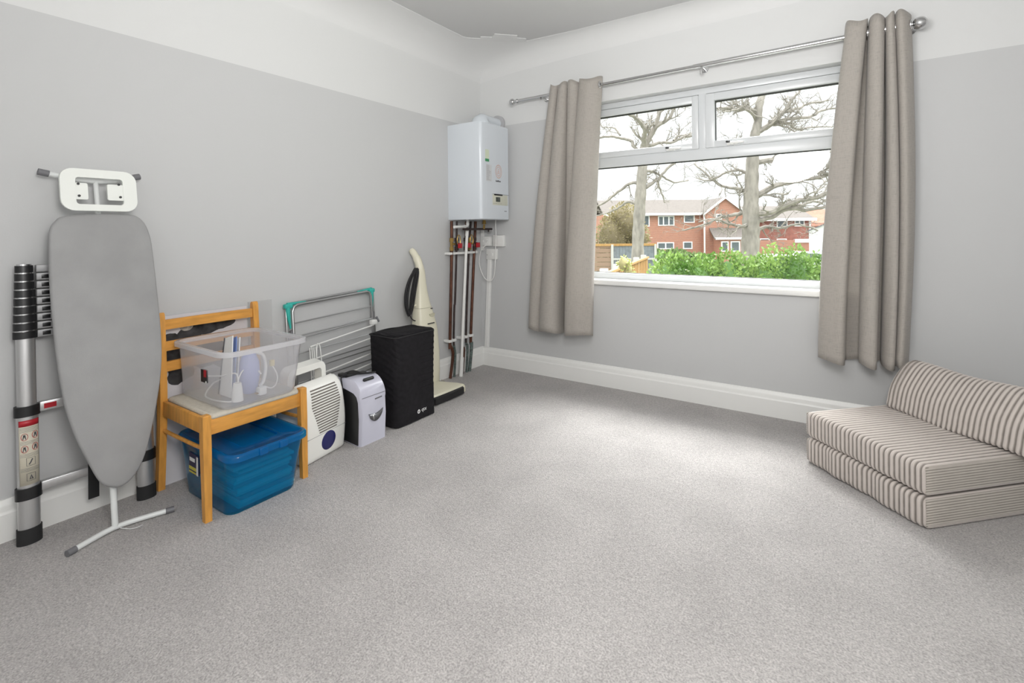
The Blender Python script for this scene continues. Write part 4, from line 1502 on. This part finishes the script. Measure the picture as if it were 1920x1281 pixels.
# the two-storey house straight across
X = 15.0
h1 = othing('house', 'two-storey red brick house with brown roof between the two trees', 'house', X, 50)
MB().box(9.5 - X, 19.2 - X, 0, 7, GZ, 2.85).build('wall', BRICK, h1, local=True)
gw = [(19.2 - X, GZ), (23.3 - X, GZ), (23.3 - X, 2.75), (21.15 - X, 4.30), (19.2 - X, 2.85)]
MB().prism(gw, 'y', -.8, 7).build('gable_wall', BRICK, h1, local=True)
roofslab(h1, (9.2 - X, -.35, 2.80), (21.0 - X, -.35, 2.80), (21.0 - X, 3.6, 4.45), (9.2 - X, 3.6, 4.45), ROOFT)
roofslab(h1, (9.2 - X, 7.3, 2.80), (21.0 - X, 7.3, 2.80), (21.0 - X, 3.6, 4.45), (9.2 - X, 3.6, 4.45), ROOFT)
roofslab(h1, (19.0 - X, -1.0, 2.78), (21.15 - X, -1.0, 4.42), (21.15 - X, 7, 4.42), (19.0 - X, 7, 2.78), ROOFT)
roofslab(h1, (23.5 - X, -1.0, 2.62), (21.15 - X, -1.0, 4.42), (21.15 - X, 7, 4.42), (23.5 - X, 7, 2.62), ROOFT)
MB().box(9.2 - X, 19.1 - X, -.42, -.30, 2.66, 2.90).build('fascia', WHW, h1, local=True)
for a, b_ in (((18.95 - X, 2.72), (21.15 - X, 4.40)), ((23.55 - X, 2.56), (21.15 - X, 4.40))):
    MB().loft([[(a[0], y, a[1] - .15), (a[0], y, a[1] + .09), (b_[0], y, b_[1] + .09), (b_[0], y, b_[1] - .15)] for y in (-1.06, -1.0)]).build('bargeboard', WHW, h1, local=True)
for x0, x1, z0, z1, y, n_ in ((12.3, 13.9, 1.55, 2.70, 0, 2), (14.75, 16.4, 1.62, 2.62, 0, 3), (17.35, 18.45, 1.9, 2.72, 0, 1), (20.3, 20.85, 1.95, 2.75, -.8, 1), (14.65, 16.35, -.75, -.05, 0, 2), (17.25, 18.2, -.75, .0, 0, 1)):
    hwin(h1, x0 - X, x1 - X, z0, z1, y, n_)
MB().box(19.05 - X, 19.17 - X, -.92, -.8, GZ, 2.7).build('downpipe', WHW, h1, local=True)
roofslab(h1, (19.4 - X, -2.6, .35), (23.6 - X, -2.6, .35), (23.2 - X, -.8, 1.35), (19.6 - X, -.8, 1.35), ROOFT)
MB().box(19.5 - X, 23.4 - X, -2.62, -2.5, .22, .42).build('porch_fascia', WHW, h1, local=True)
MB().box(20.0 - X, 23.3 - X, -2.4, -.8, GZ, .30).build('porch', BRICK, h1, local=True)
for x0, x1 in ((20.1, 20.8), (21.0, 21.9), (22.0, 22.8)):
    hwin(h1, x0 - X, x1 - X, -.95, .05, -2.4, 1)

X = 30.0
h2 = othing('house', 'red house with white eaves and tile-hung wall right of the big trunk', 'house', X, 55)
MB().box(26.2 - X, 33.4 - X, .2, 7, GZ, 2.3).build('wall', HUNG, h2, local=True)
MB().box(26.2 - X, 33.2 - X, 0, .3, GZ, -.05).build('lower_wall', BRICK, h2, local=True)
roofslab(h2, (25.9 - X, -.3, 2.25), (33.7 - X, -.3, 2.25), (33.7 - X, 3.6, 3.9), (25.9 - X, 3.6, 3.9), ROOFT)
MB().box(25.9 - X, 33.7 - X, -.35, -.25, 2.08, 2.38).build('fascia', WHW, h2, local=True)
for x0, x1, z0, z1, n_ in ((29.5, 30.7, 1.25, 2.15, 1), (31.5, 32.6, 1.45, 2.15, 2), (27.6, 28.7, -.5, .15, 1), (29.5, 30.6, -.45, .1, 1)):
    hwin(h2, x0 - X, x1 - X, z0, z1, .18, n_)
MB().box(33.1 - X, 33.25 - X, .05, .2, GZ, 2.2).build('downpipe', WHW, h2, local=True)
MB().box(31.4 - X, 33.3 - X, -.1, .2, -.35, .05).build('canopy', WHW, h2, local=True)

X = 29.0
h3 = othing('house', 'white gabled house with garage door behind the hedge', 'house', X, 45)
hp = [(27.0 - X, GZ), (32 - X, GZ), (32 - X, 2.85), (27.0 - X, 1.0)]
MB().loft([[(x, 0, z) for x, z in hp], [(x + 5.2, 8, z) for x, z in hp]]).build('wall', WHW, h3, local=True)
rp_ = [(26.7 - X, .92), (32 - X, 2.95), (32 - X, 3.08), (26.7 - X, 1.05)]
MB().loft([[(x, -.3, z) for x, z in rp_], [(x + 5.2, 8, z) for x, z in rp_]]).build('roof', mat('dark_slate_verge', (.12, .12, .13, 1), .8), h3, local=True)
MB().box(28.0 - X, 29.3 - X, -.03, .05, GZ, -.55).build('garage_door', mat('pale_blue_door', (.62, .68, .76, 1), .5), h3, local=True)
X = 33
h4 = othing('house', 'house with tall red-brown roof behind the white gabled house', 'house', X, 64)
MB().box(37.5 - X, 46 - X, 0, 7, GZ, 1.9).build('wall', BRICK, h4, local=True)
roofslab(h4, (37.0 - X, -.3, 1.6), (46 - X, -.3, 1.6), (46 - X, 4, 4.0), (37.8 - X, 4, 3.6), ROOFR)
X = 10.9
h5 = othing('house', 'red brick gable end far behind the fence, nearest the curtain edge', 'house', X, 60)
MB().prism([(9.0 - X, GZ), (12.8 - X, GZ), (12.8 - X, 2.95), (10.9 - X, 4.05), (9.0 - X, 3.1)], 'y', 0, 8).build('wall', BRICK, h5, local=True)
roofslab(h5, (8.8 - X, -.3, 3.05), (10.9 - X, -.3, 4.2), (10.9 - X, 8, 4.2), (8.8 - X, 8, 3.05), ROOFT)
roofslab(h5, (13.0 - X, -.3, 2.9), (10.9 - X, -.3, 4.2), (10.9 - X, 8, 4.2), (13.0 - X, 8, 2.9), ROOFT)
hwin(h5, 9.9 - X, 11.0 - X, 1.5, 2.6, 0, 2)


def hsv_leaf(name, a, b_):
    N = NT(name)
    oi = N.n('ShaderNodeTexCoord')
    t = N.n('ShaderNodeTexNoise')
    t.inputs['Scale'].default_value = 2.2
    t.inputs['Detail'].default_value = 6
    N.l(oi.outputs['Object'], t.inputs['Vector'])
    r = N.n('ShaderNodeValToRGB')
    e = r.color_ramp.elements
    e[0].position, e[1].position = .35, .65
    e[0].color, e[1].color = a, b_
    N.l(t.outputs['Fac'], r.inputs['Fac'])
    N.l(r.outputs[0], N.b.inputs['Base Color'])
    N.b.inputs['Roughness'].default_value = .45
    tr = N.n('ShaderNodeBsdfTranslucent')
    N.l(r.outputs[0], tr.inputs[0])
    mx = N.n('ShaderNodeMixShader')
    mx.inputs[0].default_value = .35
    N.l(N.b.outputs[0], mx.inputs[1])
    N.l(tr.outputs[0], mx.inputs[2])
    N.l(mx.outputs[0], N.out.inputs[0])
    return N.m


def leafy(root, bumps, n, size, m_, core, seed, ulow=-.75):
    rnd = random.Random(seed)
    q = MB()
    for (cx, cy, cz, rx, ry, rz_) in bumps:
        q.ball((cx, cy, cz), 1, 14, 8, (rx * .86, ry * .86, rz_ * .86))
    q.build('inner_branches', core, root, local=True)
    tot = sum(b_[3] * b_[5] for b_ in bumps)
    q = MB()
    for (cx, cy, cz, rx, ry, rz_) in bumps:
        for _ in range(int(n * rx * rz_ / tot)):
            th = rnd.uniform(0, 2 * PI)
            u = rnd.uniform(ulow, 1)
            s = math.sqrt(1 - u * u)
            k = rnd.uniform(.86, 1.07)
            d = Vector((s * math.cos(th), s * math.sin(th), u))
            p = Vector((cx + d.x * rx * k, cy + d.y * ry * k, cz + d.z * rz_ * k))
            ax_ = (d + Vector((rnd.uniform(-1, 1), rnd.uniform(-1, 1), rnd.uniform(-.6, 1)))).normalized()
            sd = ax_.cross(Vector((rnd.uniform(-1, 1), rnd.uniform(-1, 1), rnd.uniform(-1, 1)))).normalized()
            L_ = size * rnd.uniform(.7, 1.3)
            w_ = L_ * .32
            q.add([p, p + ax_ * L_ * .5 + sd * w_, p + ax_ * L_, p + ax_ * L_ * .5 - sd * w_], [(0, 1, 2, 3)])
    return q.build('leaves', m_, root, local=True, recalc=False)


hg = othing('hedge', 'bright green leafy hedge just outside the window', 'hedge', 4.55, 8)
rnd = random.Random(3)
bumps = []
for k in range(22):
    x = -2.10 + k * .26
    bumps.append((x, rnd.uniform(-.15, .15), rnd.uniform(-.36, -.26), rnd.uniform(.30, .42), .42, rnd.uniform(1.02, 1.15)))
    if k % 3 == 0:
        bumps.append((x, .1, -1.45, .5, .7, .8))
leafy(hg, bumps, 34000, .058, hsv_leaf('laurel_leaves', (.07, .16, .02, 1), (.26, .38, .10, 1)), mat('hedge_core', (.05, .11, .02, 1), .9), 5, .25)
bs = othing('shrub', 'small yellow-green shrub against the brown garden fence', 'shrub', 1.66, 7.4)
leafy(bs, [(0, 0, .70, .08, .1, .12), (.07, 0, .60, .07, .1, .12), (0, 0, -.7, .12, .12, 1.2)], 1100, .045, hsv_leaf('yellow_green_leaves', (.26, .28, .08, 1), (.44, .44, .20, 1)), mat('shrub_core', (.25, .22, .10, 1), .9), 7)
bs = othing('bush', 'tall olive-brown bush behind the fence beside the left trunk', 'bush', 6.6, 30)
leafy(bs, [(-.5, 0, .6, 1.0, 1, 1.5), (.2, .2, 1.4, 1.0, 1, 1.4), (-.2, 0, -1, 1.5, 1.2, 1.6), (.9, .1, .4, .8, .8, 1.6)], 5000, .16, hsv_leaf('olive_brown_leaves', (.20, .17, .075, 1), (.36, .31, .17, 1)), mat('bush_core', (.16, .13, .07, 1), .9), 9)
bs = othing('bush', 'low dark green bush in front of the brick house, behind the hedge', 'bush', 14.3, 44)
leafy(bs, [(-1.6, 0, -1.5, 1.4, 1, .9), (.2, 0, -1.6, 1.5, 1, 1.0), (2.0, 0, -1.8, 1.6, 1, .8)], 3000, .25, hsv_leaf('dark_green_leaves', (.10, .17, .05, 1), (.22, .30, .12, 1)), mat('dark_bush_core', (.07, .10, .04, 1), .9), 13)

# garden fences
BOARD = mat('golden_fence_boards', (.42, .24, .08, 1), .8, 0, .2, 3, stretch=(8, 8, .6))
fn = thing('garden_fence', 'golden-brown board fence with concrete posts beside the hedge', 'fence', out(1.6, 8.2), rz=0)
A = Vector(out(1.50, 7.9))
B = Vector(out(3.45, 12.6))
d = (B - A)
nrm = Vector((-d.y, d.x, 0)).normalized()
base = Vector(fn.location)


def seg_box(q, u0, u1, z0, z1, th, off=0.0):
    P, Q = A + d * u0, A + d * u1
    v = []
    for z in (z0, z1):
        for p, s in ((P, -1), (Q, -1), (Q, 1), (P, 1)):
            w_ = p + nrm * (off + s * th / 2) - base
            v.append((w_.x, w_.y, z))
    q.add(v, [(0, 1, 2, 3), (4, 5, 6, 7), (0, 1, 5, 4), (1, 2, 6, 5), (2, 3, 7, 6), (3, 0, 4, 7)])


nb = 46
q = MB()
for k in range(nb):
    u0, u1 = k / nb, (k + 1.25) / nb
    seg_box(q, u0, min(u1, 1), GZ, .50 + .004 * (k % 2), .018, .012 * (k % 2))
q.build('boards', BOARD, fn, local=True)
q = MB()
seg_box(q, 0, 1, .49, .53, .07)
q.build('cap_rail', BOARD, fn, local=True)
CONC = mat('pale_concrete', (.5, .49, .46, 1), .85)
for u in (.02, .24, .47, .70, .93):
    q = MB()
    seg_box(q, u - .010, u + .010, GZ, .58, .12, .06)
    q.build('concrete_post', CONC, fn, local=True)
gf = othing('panel_fence', 'grey-painted panel fence standing behind the brown fence', 'fence', 6.3, 26)
q = MB()
for k in range(26):
    x = -1.0 + k * .085
    q.box(x, x + .078, .012 * (k % 2), .03 + .012 * (k % 2), GZ, .38)
q.build('panel', mat('grey_fence_paint', (.20, .22, .24, 1), .8, 0, .2, 5), gf, local=True)
q = MB()
for k in range(8):
    q.box(-2.1, -1.05, .02, .05, -1.4 + k * .24, -1.19 + k * .24)
q.build('brown_panel', mat('weathered_brown_fence', (.30, .20, .14, 1), .85), gf, local=True)
q = MB().box(-2.2, 1.25, -.03, .07, .38, .50)
q.build('top_board', BOARD, gf, local=True)
for x in (-1.05, 1.22):
    MB().box(x - .06, x + .06, -.05, .07, GZ, .46).build('post', CONC, gf, local=True)
MB().box(-1.0, 1.2, -.03, .02, -.36, -.26).build('rail', CONC, gf, local=True)

# ---- bare trees
BARK = mat('pale_oak_bark', (.265, .242, .21, 1), .9, 0, .3, 7, .5, 9, stretch=(1, 1, .35))


def tree(label, hx0, dist, trunk, limbs, seed, twig_r, bias):
    """trunk and limbs: lists of (across, up, radius); side twigs grow from every limb"""
    t = othing('bare_tree', label, 'tree', hx0, dist)
    rnd_ = random.Random(seed)
    q = MB()
    P = crom([(a - hx0, 0.0, z, r_) for a, z, r_ in trunk], 5)
    q.tube([p[:3] for p in P], [max(p[3], .01) * (1 + .06 * math.sin(i * 2.1)) for i, p in enumerate(P)], 12)
    q.build('trunk', BARK, t, local=True)
    q = MB()
    tw = MB()

    def twig(p, d_, L_, r_, depth):
        pts = [Vector(p)]
        dd = Vector(d_).normalized()
        n_ = 5
        for _ in range(n_):
            dd = (dd + Vector((rnd_.uniform(-.38, .38), rnd_.uniform(-.38, .38), rnd_.uniform(-.30, .36)))).normalized()
            pts.append(pts[-1] + dd * L_ / n_)
        tw.tube(pts, [r_ * (1 - .75 * i / n_) for i in range(n_ + 1)], 5 if depth < 2 else 4, cap=False)
        if depth < 3:
            for _ in range(rnd_.randint(3, 5)):
                i = rnd_.randint(1, n_)
                twig(pts[i], dd + Vector((rnd_.uniform(-1, 1), rnd_.uniform(-1, 1), rnd_.uniform(-.7, .9))), L_ * rnd_.uniform(.4, .7), max(r_ * .55, .004), depth + 1)
    for lim in limbs:
        dy = rnd_.uniform(-.5, .5)
        P = []
        for i, (a, z, r_) in enumerate(lim):
            P.append((a - hx0, dy * i * .6, z, r_))
        P = crom(P, 5)
        P = [(p[0] + rnd_.uniform(-.02, .02), p[1], p[2] + rnd_.uniform(-.02, .02), p[3]) for p in P]
        q.tube([p[:3] for p in P], [max(p[3], .008) for p in P], 7, cap=False)
        for i in range(2, len(P)):
            if rnd_.random() < bias:
                dv = Vector(P[i][:3]) - Vector(P[i - 1][:3])
                side = Vector((rnd_.uniform(-1, 1), rnd_.uniform(-1, 1), rnd_.uniform(-.6, 1.0))).normalized()
                twig(P[i][:3], dv.normalized() * .8 + side, rnd_.uniform(.5, 1.3) * twig_r, max(P[i][3] * .5, .010), 1)
    q.build('limbs', BARK, t, local=True)
    tw.build('twigs', BARK, t, local=True)
    return t


tree('bare tree with forked trunk in front of the brick house', 5.7, 22, [(5.54, -1.84, 0.285), (5.59, 0.53, 0.261), (5.67, 1.95, 0.249), (5.78, 3.37, 0.225), (5.87, 4.56, 0.202), (5.94, 4.98, 0.190)], [
    [(5.94, 4.89, 0.166), (5.82, 5.22, 0.107), (5.80, 5.51, 0.095), (5.40, 5.94, 0.083), (4.79, 6.18, 0.059), (4.08, 6.57, 0.036)],
    [(5.96, 4.94, 0.142), (6.18, 5.38, 0.119), (6.37, 5.74, 0.107), (6.76, 5.97, 0.083), (7.02, 6.16, 0.071), (7.21, 6.54, 0.059), (7.45, 6.91, 0.036)],
    [(6.25, 5.46, 0.107), (6.45, 5.83, 0.095), (6.55, 6.33, 0.083), (6.93, 6.80, 0.059), (7.12, 7.27, 0.036)],
    [(5.89, 4.56, 0.107), (5.49, 4.92, 0.071), (5.40, 5.23, 0.071), (4.90, 5.40, 0.059), (4.36, 5.50, 0.047), (4.02, 5.43, 0.047), (3.64, 5.15, 0.036)],
    [(4.85, 5.42, 0.047), (4.67, 5.76, 0.036), (4.45, 5.85, 0.024), (4.15, 5.93, 0.024), (4.03, 6.19, 0.024)],
    [(6.01, 4.89, 0.095), (6.56, 5.07, 0.071), (7.20, 5.11, 0.059), (7.75, 5.35, 0.059), (8.22, 5.37, 0.036)],
    [(7.20, 5.16, 0.047), (7.51, 5.40, 0.036), (8.01, 5.44, 0.024)],
    [(5.83, 3.02, 0.107), (6.30, 3.32, 0.071), (6.66, 3.60, 0.059), (7.19, 4.12, 0.059), (7.86, 4.49, 0.047), (8.57, 4.77, 0.036)],
    [(6.66, 3.60, 0.059), (6.56, 3.25, 0.047), (6.77, 2.84, 0.036), (6.94, 2.41, 0.024)],
    [(5.76, 3.25, 0.095), (5.36, 3.33, 0.071), (4.76, 2.91, 0.059), (4.23, 2.49, 0.047), (3.61, 2.16, 0.036)],
    [(5.70, 2.31, 0.083), (5.23, 2.48, 0.059), (4.87, 2.24, 0.047), (4.28, 1.97, 0.036), (3.75, 1.88, 0.024)],
    [(5.88, 3.85, 0.083), (6.38, 3.79, 0.059), (6.90, 3.55, 0.047), (7.37, 3.36, 0.036), (8.08, 3.45, 0.024)]], 31, 0.75, 0.34)
tree('large bare tree with thick trunk and wide-spreading low limbs', 8.1, 17, [(8.17, -1.19, 0.366), (8.18, 0.46, 0.302), (8.21, 1.19, 0.284), (8.21, 1.74, 0.266), (8.24, 2.66, 0.229), (8.29, 3.58, 0.202), (8.37, 4.40, 0.156), (8.48, 4.86, 0.137), (8.50, 5.31, 0.137), (8.62, 5.77, 0.119), (8.81, 6.50, 0.101), (8.96, 7.23, 0.082)], [
    [(8.39, 4.49, 0.101), (8.79, 4.74, 0.082), (9.29, 5.18, 0.064), (9.53, 5.58, 0.046), (9.72, 5.80, 0.027)],
    [(9.24, 5.14, 0.064), (9.66, 5.30, 0.046), (10.03, 5.39, 0.046), (10.49, 5.59, 0.037), (11.31, 5.75, 0.027)],
    [(8.64, 4.63, 0.082), (9.38, 4.94, 0.064), (10.21, 5.02, 0.046), (10.76, 5.27, 0.037), (11.58, 5.38, 0.027)],
    [(9.01, 4.81, 0.055), (9.65, 4.88, 0.046), (10.11, 4.71, 0.037), (10.75, 4.83, 0.027), (11.76, 4.90, 0.018)],
    [(9.01, 4.78, 0.046), (9.29, 4.67, 0.037), (9.47, 4.44, 0.027), (9.56, 4.26, 0.018)],
    [(8.50, 5.19, 0.092), (8.10, 5.32, 0.073), (7.64, 5.29, 0.055), (7.09, 5.31, 0.037), (6.73, 5.20, 0.027)],
    [(8.19, 5.26, 0.055), (7.83, 5.41, 0.046), (7.59, 5.60, 0.037), (7.37, 5.82, 0.027)],
    [(8.43, 4.95, 0.064), (8.10, 5.15, 0.046), (7.73, 5.21, 0.037), (7.09, 5.05, 0.027), (6.82, 4.98, 0.018)],
    [(8.30, 3.47, 0.110), (8.91, 3.57, 0.082), (9.55, 3.49, 0.064), (10.28, 3.63, 0.055), (11.02, 3.84, 0.037), (11.75, 3.98, 0.027)],
    [(8.29, 2.26, 0.119), (8.90, 2.62, 0.092), (9.54, 2.83, 0.082), (10.28, 2.90, 0.064), (11.01, 3.15, 0.046), (11.75, 3.32, 0.027)],
    [(8.25, 1.71, 0.119), (8.80, 1.78, 0.092), (9.44, 2.10, 0.082), (10.09, 2.24, 0.073), (10.82, 2.60, 0.055), (11.65, 2.72, 0.037)],
    [(8.28, 1.47, 0.110), (8.80, 1.59, 0.082), (9.35, 1.88, 0.073), (9.99, 1.82, 0.064), (10.63, 1.94, 0.046), (11.55, 1.86, 0.027)],
    [(9.44, 2.06, 0.073), (10.08, 2.00, 0.055), (10.64, 2.16, 0.046), (11.18, 2.08, 0.027)],
    [(8.28, 1.10, 0.082), (8.80, 1.28, 0.055), (9.44, 1.22, 0.046), (10.17, 1.36, 0.037), (10.99, 1.13, 0.027)],
    [(9.54, 2.79, 0.073), (10.10, 3.10, 0.055), (10.55, 3.00, 0.046), (11.37, 2.81, 0.027)],
    [(8.21, 1.84, 0.101), (7.79, 1.71, 0.064), (7.33, 1.61, 0.046), (6.78, 1.32, 0.037), (6.23, 1.18, 0.027)],
    [(8.22, 2.48, 0.082), (7.80, 2.63, 0.055), (7.38, 2.76, 0.046), (6.98, 3.22, 0.037), (6.66, 3.59, 0.027)],
    [(8.21, 1.38, 0.082), (7.79, 1.31, 0.055), (7.24, 1.39, 0.046), (6.69, 1.54, 0.027), (6.05, 1.44, 0.018)],
    [(8.26, 3.03, 0.073), (7.90, 3.25, 0.046), (7.53, 3.18, 0.037), (7.07, 2.95, 0.027), (6.61, 3.04, 0.018)],
    [(8.25, 3.76, 0.064), (7.94, 3.95, 0.046), (7.54, 3.86, 0.037), (6.99, 4.03, 0.027), (6.58, 3.78, 0.018)]], 47, 0.62, 0.60)


# ---- parked cars beyond the hedge
def car(label, hx, d_, L_, m_, hood=0):
    t = othing('car', label, 'car', hx, d_)
    z0 = GZ + .18
    side = [(-L_ / 2, z0 + .1), (L_ / 2, z0 + .1), (L_ / 2, z0 + .55), (L_ * .30, z0 + .68), (L_ * .17, z0 + 1.20), (-L_ * .22, z0 + 1.24), (-L_ * .42, z0 + .72), (-L_ / 2, z0 + .6)]
    P = crom(side, 3, closed=True)
    MB().loft([[(x * s, y, z0 + (z - z0) * s2) for x, z in P] for y, s, s2 in ((-.8, .97, .97), (-.74, 1, 1), (.74, 1, 1), (.8, .97, .97))]).build('body', m_, t, local=True)
    w_ = [(-L_ * .36, z0 + .72), (L_ * .24, z0 + .70), (L_ * .14, z0 + 1.12), (-L_ * .20, z0 + 1.15)]
    MB().prism(w_, 'y', -.81, .81).build('windows', PANE, t, local=True)
    for x in (-L_ * .31, L_ * .31):
        for y in (-.72, .72):
            MB().tube([(x, y - .09, GZ + .31), (x, y + .09, GZ + .31)], .31, 18).build('wheel', RUBBER, t, local=True)
    return t


car('white car parked behind the hedge just right of the big trunk', 20.5, 38, 3.9, mat('white_car_paint', (.75, .76, .78, 1), .2))
car('silver car parked behind the hedge in front of the garage door', 25.0, 42, 3.9, mat('silver_car_paint', (.55, .56, .58, 1), .2))
